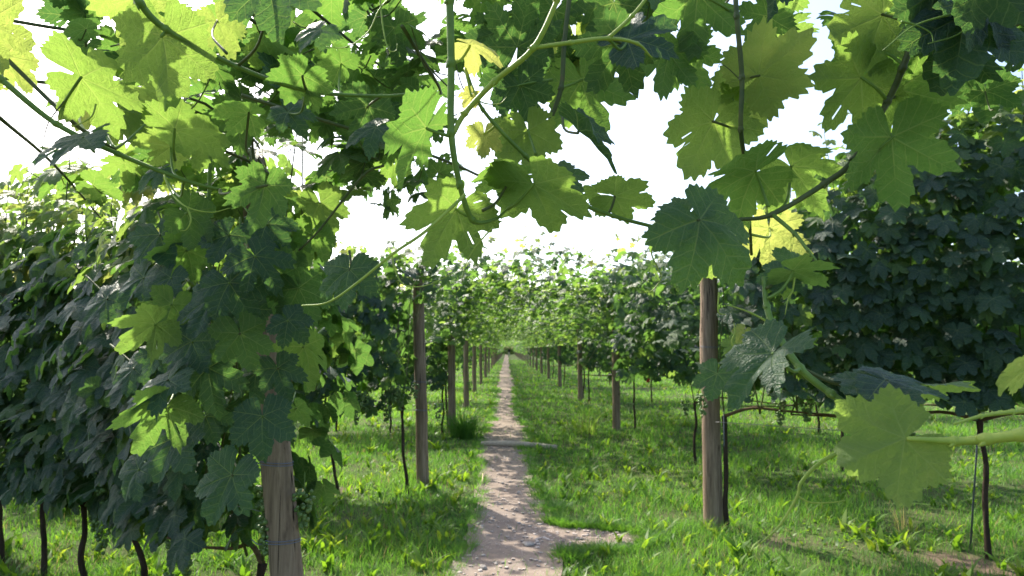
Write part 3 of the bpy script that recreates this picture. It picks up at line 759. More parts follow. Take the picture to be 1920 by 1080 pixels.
vine('grapevine far left under the dark row, behind the corner trunk', (-4.9, 7.2, 0), UL2, 1.5, .98, lambda s: 2.1, .6, 0, 420, head=.8, seed=35, bunches=2, size=.1)
# --- near right row
V41 = vine('grapevine growing against the nearest right post', (1.70, 5.06, 0), ROWR_U, 1.75, 1.22, lambda s: 2.55 + .25 * s, .7, 295, 480, shift=.98, tips=4, head=.88, cordon=(1,), seed=41, r0=.021, bunches=4, size=.108, shoots=8)
V42 = vine('leafy right-hand grapevine with steel stake and dark peeling trunk', (3.22, 4.40, 0), ROWR_U, 1.9, 1.26, lambda s: 3.02 + .25 * s, .75, 295, 640, tips=6, tip_h=.5, head=.92, cordon=(1, -1), seed=42, r0=.021, bunches=6, size=.108, shoots=10)
vine('grapevine cut by the right edge of the picture', (4.55, 3.85, 0), ROWR_U, 1.3, 1.2, lambda s: 3.1, .7, 150, 420, tips=6, tip_h=.6, head=.92, cordon=(-1,), seed=43, r0=.02, bunches=2, size=.11)
UR2 = Vector((1, -.15, 0)).normalized()
for k, (x, y, lab) in enumerate([(2.25, 7.75, 'thin-trunked grapevine behind the nearest right post'), (3.86, 7.5, 'grapevine with long level cordon under the right leaf wall'), (5.8, 7.2, 'grapevine with reddish trunk near the right edge, second row')]):
    vine(lab, (x, y, 0), UR2, 1.9, 1.22, lambda s: 2.35, .6, 60 if k == 0 else 30, 420, head=.76, cordon=(1, -1) if k else (1,), seed=51 + k, r0=.019, bunches=6, size=.095)
# --- right rows further along
for k, (x, y, lab) in enumerate([(2.2, 11.15, 'grapevine beside the second right post'), (3.6, 11.0, 'grapevine next in line from the second right post'), (5.2, 10.8, 'grapevine third in line from the second right post')]):
    vine(lab, (x, y, 0), UR2, 1.5, 1.15, lambda s: 2.45, .7, 110 if k == 0 else 30, 430, shift=.55, head=.95, cordon=(1, -1), seed=61 + k, r0=.02, bunches=6, size=.097, low=True)
for k, (x, y, lab) in enumerate([(2.2, 17.3, 'grapevine beside the third right post'), (3.82, 17.0, 'grapevine with a red leaf low on its trunk'), (5.6, 16.8, 'grapevine third in line from the third right post')]):
    tv = vine(lab, (x, y, 0), UR2, 1.7, 1.1, lambda s: 2.5, .8, 0, 460, shift=.6, head=.95, cordon=(1, -1), seed=65 + k, r0=.022, bunches=4, size=.1, low=True)
    if k == 1:
        rs = NT('red_leaf'); pr_ = rs.principled((0.35, 0.03, 0.015), .6, .3); rs.l(pr_.outputs[0], rs.out.inputs[0])
        rm = MID[2].copy(); rm.materials.clear(); rm.materials.append(rs.m)
        x_, y_, z_ = frame((-.4, -.3, -1), (-.3, -1, .3)); s_ = .09; pp = Vector((3.70, 16.9, .62))
        lo = obj('leaf', rm, tv, Matrix(((x_.x * s_, y_.x * s_, z_.x * s_, pp.x), (x_.y * s_, y_.y * s_, z_.y * s_, pp.y), (x_.z * s_, y_.z * s_, z_.z * s_, pp.z), (0, 0, 0, 1)))); lo['label'] = 'red autumn leaf'
for k, (x, y, lab) in enumerate([(-1.05, 10.7, 'grapevine beside the third left post with the sedge tuft'), (-1.95, 10.9, 'grapevine next in line from the third left post'), (-2.9, 11.1, 'grapevine third in line from the third left post'), (-4.0, 11.3, 'grapevine fourth in line from the third left post')]):
    vine(lab, (x, y, 0), UL2, 1.05, .95, lambda s: 2.3, .7, 90 if k == 0 else 0, 380, shift=.45, head=.8, cordon=(1,), seed=71 + k, r0=.02, bunches=5, size=.097, low=True)
def roof_leaves(n, x0, x1, y0, y1, z0, z1, size, seed, tintbase=.35):
    r = np.random.default_rng(seed)
    P = np.stack([x0 + (x1 - x0) * r.random(n), y0 + (y1 - y0) * r.random(n), z0 + (z1 - z0) * r.random(n) ** 1.0], -1)
    dens = vnoise(P[:, 0] * 1.6 + seed, P[:, 1] * 1.6, seed); k = r.random(n) < .25 + 1.1 * dens; P = P[k]; n = len(P)
    N = np.array([-.25, .15, 1.0]) + r.normal(0, .45, (n, 3)); T = r.normal(0, 1, (n, 3)) + np.array([0, 0, -.5])
    S = size * (.6 + .6 * r.random(n)); tint = np.clip(tintbase + .5 * (r.random(n) - .35), 0, 1)
    return P, T, N, S, tint
def overhead_strip(t, n, x0, x1, y0, y1, z0, z1, seed, tb, nobj):
    P, T, N, S, ti = roof_leaves(n, x0, x1, y0, y1, z0, z1, .092, seed, tb)
    N = N + np.array([0, -.5, 0]); order = np.argsort(P[:, 1]); a, b = order[:nobj], order[nobj:]
    for i in a: leaf_obj(t, P[i], T[i], N[i], S[i], ti[i], MID[int(rng.integers(0, len(MID)))])
    o = obj('overhead_foliage', leaves_mesh('overhead_foliage', P[b], T[b], N[b], S[b], ti[b], STUFF_T, tuple(BASE[t.name])), t, Matrix.Translation(BASE[t.name])); o['kind'] = 'stuff'
overhead_strip(V31, 340, -1.35, -.55, 6.15, 10.6, 2.0, 2.5, 461, .22, 70)
overhead_strip(V31, 60, -1.2, -.7, 6.1, 6.6, 1.9, 2.35, 464, .1, 30)
overhead_strip(V31, 260, -1.15, -.7, 7.2, 10.6, 1.5, 2.1, 465, .35, 40)
overhead_strip(V41, 420, 1.35, 2.2, 5.1, 11.2, 2.05, 2.55, 462, .22, 90)
overhead_strip(V41, 70, 1.35, 1.95, 4.85, 5.3, 1.95, 2.4, 463, .15, 35)
overhead_strip(V41, 260, 1.55, 2.1, 6.5, 11.0, 1.4, 2.1, 466, .25, 60)
overhead_strip(V31, 330, -1.0, 2.0, 8.3, 10.6, 2.42, 2.80, 467, .15, 110)
overhead_strip(V31, 60, -.9, 1.9, 8.3, 10.6, 2.75, 3.1, 468, .7, 20)
overhead_strip(V41, 110, -.9, 1.8, 9.5, 13.5, 2.1, 2.45, 469, .3, 20)
# bunches that show below the leaves
for t_, px_, py_, d_ in [(V41, 1442, 725, 5.0), (V41, 1462, 775, 4.9), (V41, 1512, 770, 4.8), (V41, 1605, 735, 4.75), (V42, 1842, 745, 4.3), (V42, 1860, 725, 4.35), (V42, 1740, 700, 4.4), (V42, 1690, 715, 4.5),
                         (V31, 690, 770, 6.3), (V31, 725, 785, 6.3), (VL, 182, 925, 3.6), (VL, 60, 905, 3.9)]:
    pz_ = at(px_, py_ - 28, d_)
    obj('grape_bunch', random.choice(BUNCH), t_, Matrix.Translation(pz_) @ Matrix.Rotation(random.random() * 6, 4, 'Z') @ Matrix.Scale(random.uniform(1.1, 1.35), 4))
# --- rows far along the corridor: vine copies, each with foliage wall and its share of the roof over the path
def far_vine(name_label, loc, sx, seed, roof=True):
    """a vine at the path's edge, wall running away from the path (sx = side) and arms over the path"""
    t = thing('grapevine', name_label, 'grapevine', loc); b = Vector(loc)
    mb = MB(); trunk_tube(mb, b + Vector((sx * .15, .05, 0)), b + Vector((sx * .2, 0, 1.0)), .022, .016)
    obj('trunk', mb.mesh('trunk', BARK, b), t, Matrix.Translation(b))
    P, T, N, S, tint, side = wall_leaves(620, (b.x + sx * 1.12, b.y, 0), Vector((sx, -.2 if sx > 0 else .2, 0)).normalized(), 2.2, 1.0, lambda s: 2.45, .9, .102, seed)
    P2, T2, N2, S2, t2 = roof_leaves(420, b.x - .38, b.x + .38, b.y - 2.9, b.y + 2.9, 1.55, 2.55, .10, seed + 3, .35)
    P = np.concatenate((P, P2)); T = np.concatenate((T, T2)); N = np.concatenate((N, N2)); S = np.concatenate((S, S2)); tint = np.concatenate((tint, t2))
    o = obj('foliage', leaves_mesh('foliage', P, T, N, S, tint, LOW_T, tuple(b)), t, Matrix.Translation(b)); o['kind'] = 'stuff'
    if roof:
        xa, xb = (b.x - .2, .3) if sx < 0 else (.2, b.x + .2)
        P, T, N, S, tint = roof_leaves(900, xa, xb, b.y - 2.7, b.y + 3.3, 2.28, 2.72, .10, seed + 5)
        Pf, Tf, Nf, Sf, tf = roof_leaves(170, xa, xb, b.y - 2.7, b.y + 3.3, 2.6, 3.2, .065, seed + 6, .7)
        P = np.concatenate((P, Pf)); T = np.concatenate((T, Tf)); N = np.concatenate((N, Nf)); S = np.concatenate((S, Sf)); tint = np.concatenate((tint, tf))
        o = obj('overhead_foliage', leaves_mesh('overhead_foliage', P, T, N, S, tint, LOW_T, tuple(b)), t, Matrix.Translation(b)); o['kind'] = 'stuff'
        mb = MB()
        for k in range(9):
            y0 = b.y + random.uniform(-2.6, 3.2); z0 = random.uniform(2.25, 2.5)
            mb.tube([Vector((b.x, b.y + random.uniform(-1, 1), 2.2)), Vector(((b.x * 2 + xa) / 3, y0, z0)), Vector((.1 * sx, y0 + random.uniform(-.4, .4), z0 + random.uniform(-.1, .2)))], [.006, .005, .003], 4, 4)
        obj('shoots', mb.mesh('shoots', DSHOOT, b), t, Matrix.Translation(b))
    return t
lp = far_vine('roof-forming vine over the path behind the third left post', (-.95, 12.2, 0), -1, 801)
rp = far_vine('roof-forming vine over the path behind the second right post', (1.95, 12.4, 0), 1, 811)
lq = far_vine('roof-forming vine over the path at the fourth left post', (-1.0, 17.6, 0), -1, 821)
rq = far_vine('roof-forming vine over the path behind the third right post', (2.0, 18.2, 0), 1, 831)
for k, y in enumerate(np.arange(23.0, 62, 5.4)):
    copy_tree(lq if k % 2 else lp, (-1.02, float(y), 0), f'leafy vine arching over the path at the {(ORD + ["eleventh", "twelfth"])[2 + k]} left row', 'vines along the left of the path')
for k, y in enumerate(np.arange(24.2, 62, 5.9)):
    copy_tree(rq if k % 2 else rp, (2.0, float(y), 0), f'leafy vine arching over the path at the {(ORD + ["eleventh"])[1 + k]} right row', 'vines along the right of the path')
# beyond that the rows read as one mass
P, T, N, S, tint = roof_leaves(9000, -1.7, 2.7, 62, 175, 2.3, 2.9, .16, 901)
A = roof_leaves(7000, -2.6, -.75, 62, 175, .9, 2.5, .16, 902, .15); B = roof_leaves(7000, 1.7, 3.6, 62, 175, .9, 2.5, .16, 903, .15); C = roof_leaves(2500, -3.5, 4.5, 172, 176, .1, 3.0, .25, 904, .3)
cc = [np.concatenate(z) for z in zip((P, T, N, S, tint), A, B, C)]
fo = obj('far_vineyard', leaves_mesh('far_vineyard', *cc, LOW_T)); tag(fo, 'distant vine foliage closing the far end of the path', 'foliage', kind='stuff')
# rows away from the path, far left and far right, closing the view between the trunks
for k, (x0, x1, y, lab) in enumerate([(-16, -4.5, 13.5, 'long vine row in the left background'), (6, 17, 14.0, 'long vine row in the right background'), (-30, -2.5, 24, 'vine row far behind on the left'), (4.0, 32, 25, 'vine row far behind on the right')]):
    nn = int(abs(x1 - x0) * 150)
    t = thing('vine_row', lab, 'vine row', ((x0 + x1) / 2, y, 0))
    P, T, N, S, tint, _ = wall_leaves(nn, ((x0 + x1) / 2, y, 0), Vector((1, 0, 0)), abs(x1 - x0), .95, lambda s: 2.35, .9, .12, 950 + k)
    o = obj('foliage', leaves_mesh('foliage', P, T, N, S, tint, LOW_T), t); o['kind'] = 'stuff'
    for x in np.arange(min(x0, x1), max(x0, x1), 1.5):
        mb = MB(); trunk_tube(mb, (x, y, 0), (x + random.uniform(-.1, .1), y, 1.1), .025, .02); obj('trunk', mb.mesh('trunk', BARK), t)

# ------------------------------------------------------------------ stakes and trellis wires
def stake(p0, p1, r, label):
    mb = MB(); mb.tube([p0, p1], r, 6, 1, smooth=False); tag(obj('metal_stake', mb.mesh('metal_stake', STAKE)), label, 'stake')
gs = ground_at(1819, 1034); stake(gs, at(1838, 740, 4.4), .006, 'thin blue-grey steel stake leaning beside the right-hand vine trunk')
gs = ground_at(1360, 990); stake(gs, at(1357, 770, 5.0), .004, 'thin dark steel stake beside the nearest right post')
def wire(a, b, label, r=.0016, sag=.04):
    a = Vector(a); b = Vector(b)
    mb = MB(); mb.tube([a, a.lerp(b, .5) - Vector((0, 0, sag)), b], r, 4, 8); tag(obj('trellis_wire', mb.mesh('trellis_wire', WIRE)), label, 'wire')
wire((-.83, 2.4, .80), (-4.2, 4.95, .80), 'lower trellis wire tied to the nearest leaning post')
wire((-.86, 6.45, .80), (-5.2, 7.35, .80), 'lower trellis wire running left from the second left post', .002)
wire((1.62, 5.02, .84), (5.0, 3.6, .84), 'lower trellis wire running right from the nearest right post', .002)
wire((-.9, 10.6, 2.2), (1.9, 11.2, 2.2), 'overhead wire carrying vines across the path', .003)
wire((-.9, 2.42, 2.05), (-.88, 10.6, 2.2), 'overhead wire linking the left posts above the path edge', .0022)
wire((1.58, 5.0, 2.15), (1.9, 11.2, 2.2), 'overhead wire linking the right posts above the path edge', .0022)
#HERO
# ------------------------------------------------------------------ overhead shoots close to the camera
def shoot(label, stems, origin, group='overhead vine shoots near the camera'):
    """stems: (list of (px, py, d), radius list, material)"""
    t = thing('vine_shoot', label, 'vine shoot', at(*origin), group)
    for pts, rad, mat in stems:
        w_ = [at(*p) for p in pts]
        mb = MB(); mb.tube(w_, [r * 1.0 for r in rad], 9, 6)
        for q, p in enumerate(w_[1:-1]):       # swollen nodes
            r = np.interp((q + 1) / (len(w_) - 1), np.linspace(0, 1, len(rad)), rad)
            d = (w_[q + 2] - w_[q]).normalized(); L_ = r * 1.7
            mb.tube([p - d * L_, p - d * L_ * .45, p, p + d * L_ * .5, p + d * L_], [r * .9, r * 1.16, r * 1.38, r * 1.18, r * .9], 9, 2)
            b_ = d.orthogonal().normalized(); mb.tube([p, p + b_ * r * 1.2 + d * r * .6, p + b_ * r * 1.7 + d * r * 1.6], [r * .6, r * .5, r * .15], 6, 2)
        obj('stem' if mat is not YSHOOT or max(rad) > .003 else 'tendril', mb.mesh('stem', mat, BASE[t.name]), t, Matrix.Translation(BASE[t.name]))
    return t
def cam_dir(v):                   # right, up, toward the camera -> world, level with the path
    return Vector((v[0], -v[2], v[1]))
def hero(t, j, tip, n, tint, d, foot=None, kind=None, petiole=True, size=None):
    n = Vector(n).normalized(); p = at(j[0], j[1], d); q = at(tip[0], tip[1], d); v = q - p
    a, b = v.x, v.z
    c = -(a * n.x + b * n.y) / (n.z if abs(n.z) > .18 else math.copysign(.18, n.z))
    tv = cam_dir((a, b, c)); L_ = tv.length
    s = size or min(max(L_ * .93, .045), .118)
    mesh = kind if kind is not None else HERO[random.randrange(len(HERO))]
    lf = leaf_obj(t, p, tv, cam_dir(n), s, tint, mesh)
    if petiole and foot is not None:
        f = at(*foot) if len(foot) == 3 else at(foot[0], foot[1], d)
        nw = cam_dir(n); m = (p + f) / 2 - nw * (p - f).length * .16
        mb = MB(); r = .0017 + .0007 * s / .1
        mb.tube([f, m, p - nw * .004, p], [r * 1.35, r, r, r * .9], 7, 5)
        pe = obj('petiole', mb.mesh('petiole', random.choice([SHOOT, SHOOT, DSHOOT]) if tint < .8 else YSHOOT, BASE[t.name]))
        pe.parent = lf; pe.matrix_parent_inverse = (Matrix.Translation(BASE[t.name]) @ lf.matrix_basis).inverted(); pe.matrix_basis = Matrix.Translation(BASE[t.name])
def tendril(t, pts, r=.0013, mat=None):
    mb = MB(); mb.tube([at(*p) for p in pts], [r * 1.25, r, r * .7, r * .45], 6, 6)
    obj('tendril', mb.mesh('tendril', mat or YSHOOT, BASE[t.name]), t, Matrix.Translation(BASE[t.name]))
random.seed(3)
U = (0, .45, -.9); Uh = (0, .85, -.52); Tp = (0, .4, .92)
# A: long shoot crossing the upper left
A = shoot('green shoot running from the top left corner down to the upper centre', [([(235, -40, 1.0), (262, 5, 1.02), (312, 55, 1.05), (445, 125, 1.1), (575, 170, 1.15), (715, 180, 1.2), (790, 172, 1.25)], [.0062, .0058, .0045, .0035, .0022], SHOOT)], (258, 0, 1.0))
hero(A, (305, 68), (298, 184), U, .62, 1.05, (312, 55, 1.05))
hero(A, (255, -5), (212, 70), (-.1, .5, -.85), .72, 1.2, (290, 30, 1.05))
hero(A, (505, -28), (530, 80), (0, .3, .95), .06, .95, (445, 125, 1.1))
hero(A, (568, 142), (512, 172), Uh, .38, 1.12, (575, 170, 1.15))
hero(A, (640, 120), (600, 95), (0, .8, -.6), .35, 1.3, (640, 178, 1.18))
hero(A, (467, 214), (402, 204), (.05, .93, -.38), .42, 1.15, (467, 290, 1.3))
hero(A, (408, 40), (428, 100), U, .75, 1.4, (425, 100, 1.2))
hero(A, (600, 55), (562, 95), (0, .5, .85), .1, 1.25)
hero(A, (690, 200), (650, 260), (.1, .5, -.8), .12, 1.35, (715, 180, 1.2))
hero(A, (540, 210), (575, 250), (0, .4, .9), .04, 1.3, (575, 170, 1.15))
tendril(A, [(735, -10, 1.1), (710, 20, 1.1), (690, 60, 1.1), (650, 88, 1.1), (612, 88, 1.1)])
tendril(A, [(712, -10, 1.1), (718, 50, 1.1), (728, 92, 1.1), (742, 95, 1.1), (745, 82, 1.1)])
# B: two crossing shoots at far left
B = shoot('pair of shoots entering at the left edge and crossing behind a silvery leaf', [([(-40, 115, 1.05), (0, 147, 1.05), (105, 232, 1.08), (220, 288, 1.1), (345, 338, 1.15), (412, 356, 1.2)], [.0055, .005, .0045, .0038, .003], SHOOT), ([(-30, 70, 1.15), (0, 98, 1.15), (108, 203, 1.15), (160, 248, 1.18), (215, 280, 1.25)], [.0045, .004, .0035, .003], DSHOOT)], (0, 147, 1.05))
hero(B, (-28, 40), (72, 85), U, .85, 1.05, (-35, 100, 1.05))
hero(B, (10, 105), (45, 165), U, .8, 1.15, (0, 98, 1.15))
hero(B, (152, 146), (302, 190), (.05, .8, -.58), .55, 1.1, (115, 205, 1.15))
hero(B, (155, 258), (58, 306), (-.2, .72, .62), .10, 1.02, (160, 250, 1.18))
hero(B, (328, 243), (432, 236), (0, .88, -.46), .52, 1.15, (328, 300, 1.2))
hero(B, (322, 275), (260, 262), (0, .8, -.6), .68, 1.25, (345, 338, 1.15))
hero(B, (496, 348), (472, 420), (.12, .42, -.9), .22, .95, (412, 356, 1.2), HERO[2])
hero(B, (172, 190), (128, 236), U, .82, 1.3, (160, 248, 1.18))
hero(B, (222, 205), (258, 270), U, .72, 1.4, (215, 280, 1.25))
hero(B, (300, 205), (215, 215), (0, .75, -.66), .65, 1.45, (215, 280, 1.25))
hero(B, (375, 262), (420, 300), (0, .7, -.7), .5, 1.35)
hero(B, (300, 318), (260, 345), (0, .7, .7), .2, 1.4, (345, 338, 1.15))
tendril(B, [(308, 328, 1.1), (322, 362, 1.08), (350, 388, 1.05), (395, 398, 1.05), (432, 390, 1.05)], .0015)
tendril(B, [(352, 390, 1.05), (358, 412, 1.05), (350, 430, 1.05), (338, 433, 1.05)], .0013)
tendril(B, [(120, 190, 1.1), (92, 228, 1.1), (82, 262, 1.1), (78, 285, 1.1)], .0011, DSHOOT)
tendril(B, [(180, 195, 1.1), (172, 218, 1.1), (150, 232, 1.1), (135, 236, 1.1)], .0013)
# C: the thick hanging shoot in the centre with its pale side branch
C_ = shoot('thick bright green shoot hanging down at top centre with a pale side branch', [([(843, -40, .93), (843, 0, .93), (846, 118, .94), (846, 248, .95), (862, 345, .97), (886, 412, 1.0), (925, 412, 1.02), (952, 392, 1.05)], [.0062, .006, .0058, .0052, .0045, .0042, .0025, .0018], SHOOT),
    ([(1062, -45, .88), (1045, 0, .88), (1000, 90, .90), (928, 152, .93), (872, 212, .95), (850, 250, .95)], [.0035, .0038, .0042, .0042, .004], YSHOOT),
    ([(1000, 90, .90), (1070, 80, .90), (1140, 72, .92), (1195, 82, .95), (1222, 108, .97)], [.0032, .0032, .003, .0025, .0012], YSHOOT),
    ([(1140, 72, .92), (1185, 30, .92), (1225, -20, .92)], [.003, .0028, .0025], YSHOOT),
    ([(872, 128, 1.0), (905, 205, 1.02), (985, 292, 1.05), (1075, 372, 1.1), (1150, 405, 1.15), (1245, 430, 1.2)], [.0024, .003, .0036, .0038, .0038, .0034], SHOOT)], (843, 0, .93))
hero(C_, (856, 392), (790, 480), (-.15, .5, -.85), .55, 1.04, (886, 408, 1.0), HERO[4])
hero(C_, (1000, 345), (1082, 440), (.3, .86, -.35), .5, 1.02, (952, 392, 1.05))
hero(C_, (955, 335), (880, 318), (0, .85, -.4), .42, 1.06, (905, 395, 1.0))
hero(C_, (880, 84), (960, 76), (0, .98, .06), .95, .97, (848, 118, .94), size=.058)
hero(C_, (908, 250), (904, 296), (0, .5, -.86), .9, 1.08, (930, 235, 1.03), size=.042)
hero(C_, (884, 178), (862, 206), U, .95, 1.0, (872, 128, 1.0), size=.024)
hero(C_, (800, 240), (716, 346), (-.68, .62, -.32), .35, .95, (846, 255, .95), FOLD[0])
hero(C_, (705, 238), (645, 262), (0, .6, .8), .08, 1.2)
hero(C_, (1048, 328), (1116, 322), (.1, .6, .78), .18, 1.1, (1010, 315, 1.07))
hero(C_, (1152, 368), (1236, 376), (0, .85, -.52), .55, 1.15, (1140, 402, 1.15))
hero(C_, (1120, 362), (1085, 352), (0, .85, -.52), .5, 1.2)
hero(C_, (990, 245), (1010, 318), U, .62, 1.25, (1005, 290, 1.2))
hero(C_, (955, 250), (935, 300), U, .6, 1.3)
hero(C_, (655, 505), (645, 580), (-.1, .4, .9), .16, 1.45, (655, 470, 1.5))
tendril(C_, [(872, 365, .95), (800, 432, .93), (738, 475, .92), (660, 538, .92), (612, 568, .93), (566, 573, .95)], .0024)
tendril(C_, [(735, 480, 1.0), (742, 510, 1.0), (760, 535, 1.0), (800, 535, 1.0), (850, 512, 1.0)], .0013)
tendril(C_, [(885, 160, .98), (900, 190, .98), (935, 195, .98), (950, 182, .98)], .0012)
tendril(C_, [(925, 425, 1.0), (890, 465, 1.0), (872, 500, 1.0), (866, 530, 1.0)], .0011)
# D: dark cluster at top centre
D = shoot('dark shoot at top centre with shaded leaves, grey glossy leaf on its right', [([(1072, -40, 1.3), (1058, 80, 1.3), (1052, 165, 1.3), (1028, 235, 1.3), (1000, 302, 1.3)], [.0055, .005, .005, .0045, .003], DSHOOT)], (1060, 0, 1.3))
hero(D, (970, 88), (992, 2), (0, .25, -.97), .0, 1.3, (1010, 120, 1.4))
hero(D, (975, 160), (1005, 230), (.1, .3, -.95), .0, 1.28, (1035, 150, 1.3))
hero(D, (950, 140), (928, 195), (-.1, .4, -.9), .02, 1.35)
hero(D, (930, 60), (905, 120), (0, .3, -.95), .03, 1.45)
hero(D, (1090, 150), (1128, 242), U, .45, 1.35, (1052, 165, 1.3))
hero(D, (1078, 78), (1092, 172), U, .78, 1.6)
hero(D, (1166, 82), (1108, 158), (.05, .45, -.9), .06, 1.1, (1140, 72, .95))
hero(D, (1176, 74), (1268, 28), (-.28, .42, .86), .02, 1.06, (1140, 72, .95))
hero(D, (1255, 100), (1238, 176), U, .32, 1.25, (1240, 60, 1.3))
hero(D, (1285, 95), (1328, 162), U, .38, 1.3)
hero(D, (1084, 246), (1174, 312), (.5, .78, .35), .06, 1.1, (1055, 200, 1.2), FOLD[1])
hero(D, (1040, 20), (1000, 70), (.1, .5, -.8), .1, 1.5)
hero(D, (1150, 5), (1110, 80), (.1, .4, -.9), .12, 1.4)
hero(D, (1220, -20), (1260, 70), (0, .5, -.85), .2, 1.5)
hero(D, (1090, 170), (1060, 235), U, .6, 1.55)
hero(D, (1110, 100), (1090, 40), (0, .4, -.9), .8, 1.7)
# E: dark vertical shoot right of centre
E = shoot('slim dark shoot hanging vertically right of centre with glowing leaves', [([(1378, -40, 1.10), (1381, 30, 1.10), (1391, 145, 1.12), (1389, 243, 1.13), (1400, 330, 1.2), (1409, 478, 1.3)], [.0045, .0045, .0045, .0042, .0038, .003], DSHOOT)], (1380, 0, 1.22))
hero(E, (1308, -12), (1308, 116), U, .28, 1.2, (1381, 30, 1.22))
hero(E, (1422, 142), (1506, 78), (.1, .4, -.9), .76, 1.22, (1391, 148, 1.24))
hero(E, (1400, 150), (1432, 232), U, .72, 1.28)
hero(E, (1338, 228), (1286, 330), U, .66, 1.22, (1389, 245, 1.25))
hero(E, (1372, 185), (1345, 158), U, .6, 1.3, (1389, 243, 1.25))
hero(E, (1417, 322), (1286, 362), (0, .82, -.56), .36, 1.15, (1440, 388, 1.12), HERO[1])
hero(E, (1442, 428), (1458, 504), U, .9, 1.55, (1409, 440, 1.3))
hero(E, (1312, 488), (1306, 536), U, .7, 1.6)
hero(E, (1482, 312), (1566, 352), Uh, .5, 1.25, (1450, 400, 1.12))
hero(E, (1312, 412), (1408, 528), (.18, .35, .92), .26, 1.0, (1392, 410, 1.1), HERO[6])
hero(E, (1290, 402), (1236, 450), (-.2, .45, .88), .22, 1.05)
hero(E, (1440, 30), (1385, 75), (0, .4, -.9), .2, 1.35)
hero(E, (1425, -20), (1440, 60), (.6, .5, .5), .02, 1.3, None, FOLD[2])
tendril(E, [(1245, 432, 1.2), (1222, 470, 1.2), (1232, 500, 1.2), (1240, 520, 1.2), (1222, 545, 1.2), (1200, 548, 1.2)], .0015)
tendril(E, [(1388, 150, 1.2), (1365, 128, 1.2), (1350, 120, 1.2), (1345, 132, 1.2)], .001, DSHOOT)
# F: stout shoot from the top right corner
Fh = shoot('stout green shoot slanting down from the top right corner', [([(1742, -40, 1.05), (1728, 25, 1.06), (1692, 128, 1.08), (1664, 190, 1.1), (1600, 300, 1.1), (1545, 345, 1.1), (1448, 402, 1.1), (1385, 412, 1.1)], [.0062, .006, .0058, .0055, .0055, .0052, .0042, .003], DSHOOT)], (1735, 0, 1.05))
hero(Fh, (1615, 147), (1535, 246), (-.1, .4, -.9), .55, 1.1, (1664, 190, 1.1))
hero(Fh, (1685, 168), (1745, 262), U, .5, 1.2, (1664, 185, 1.1))
hero(Fh, (1672, 257), (1718, 394), (.05, .46, -.88), .36, 1.05, (1600, 305, 1.1), HERO[0])
hero(Fh, (1655, 28), (1540, 72), (0, .4, -.9), .72, 1.1, (1715, 50, 1.06))
hero(Fh, (1615, 82), (1632, 178), U, .35, 1.18, (1692, 120, 1.08))
hero(Fh, (1660, 130), (1600, 190), U, .45, 1.3)
hero(Fh, (1752, -12), (1742, 100), (.1, .2, -.97), .0, .95)
hero(Fh, (1805, 30), (1770, 192), (-.2, .25, .94), .0, .95, (1730, 20, 1.06))
hero(Fh, (1790, 60), (1752, 165), (.1, .3, -.95), .0, 1.0)
hero(Fh, (1850, -55), (1935, 35), (.1, .45, -.88), .0, .85)
hero(Fh, (1835, 0), (1802, 110), (.25, .25, .93), .0, .92)
hero(Fh, (1770, -40), (1690, 20), (0, .5, -.86), .02, .95)
hero(Fh, (1940, 90), (1892, 128), (.3, .2, -.93), .0, 1.0)
hero(Fh, (1690, 10), (1650, -30), (0, .4, -.9), .5, 1.2)
tendril(Fh, [(1842, -10, .9), (1795, 22, .9), (1715, 48, .9), (1655, 95, .9)], .0018, SHOOT)
tendril(Fh, [(1842, -10, .9), (1832, 30, .9), (1795, 65, .9), (1740, 82, .9)], .0018, SHOOT)
tendril(Fh, [(1690, 40, .9), (1720, 48, .9), (1745, 62, .9), (1750, 80, .9)], .0014, SHOOT)
Fb = shoot('dark bare shoot end entering at the top right edge', [([(1960, 30, 1.0), (1920, 40, 1.0), (1868, 58, 1.0), (1810, 82, 1.0)], [.005, .005, .0045, .004], DSHOOT)], (1920, 40, 1.0))
hero(Fb, (1900, -20), (1960, 60), (.1, .4, -.9), .0, 1.05, (1868, 58, 1.0))
# G: lower right shoot
G = shoot('pale green shoot crossing the right leaf wall below a silvery folded leaf', [([(1432, 520, .98), (1438, 575, .95), (1452, 615, .92), (1500, 690, .88), (1558, 738, .85), (1628, 785, .82), (1690, 815, .80)], [.0035, .0045, .005, .005, .0048, .0042, .0035], SHOOT), ([(1448, 402, 1.1), (1490, 438, 1.05), (1515, 470, 1.02), (1540, 500, 1.0)], [.0038, .0032, .0026, .0014], SHOOT)], (1500, 690, .88))
hero(G, (1485, 508), (1562, 524), (0, .86, -.5), .42, .95, (1440, 560, .95))
hero(G, (1465, 512), (1440, 556), (-.2, .6, .75), .12, .98, (1438, 540, .96))
hero(G, (1490, 500), (1470, 468), (0, .5, .86), .3, 1.0)
hero(G, (1450, 662), (1338, 750), (-.52, .78, .36), .12, .8, (1500, 690, .88), FOLD[0], size=.09)
hero(G, (1345, 700), (1322, 750), (-.4, .5, .7), .2, .95)
hero(G, (1660, 712), (1752, 738), (0, .9, .42), .02, .82, (1510, 694, .88), HERO[3])
hero(G, (1640, 715), (1560, 728), (0, .9, .42), .04, .83)
hero(G, (1738, 724), (1828, 722), (0, .95, -.28), .5, .85, (1668, 700, .85))
tendril(G, [(1450, 610, .92), (1415, 590, .92), (1385, 578, .92), (1362, 572, .92)], .0014)
tendril(G, [(1438, 600, .92), (1425, 630, .9), (1400, 652, .9), (1378, 655, .9)], .0016)
tendril(G, [(1378, 655, .9), (1372, 640, .9), (1378, 622, .9), (1376, 605, .9)], .0012)
tendril(G, [(1348, 548, .95), (1346, 580, .95), (1350, 588, .95), (1362, 590, .95)], .0012)
tendril(G, [(1490, 520, .95), (1486, 545, .95), (1478, 560, .95), (1472, 590, .95)], .0014)
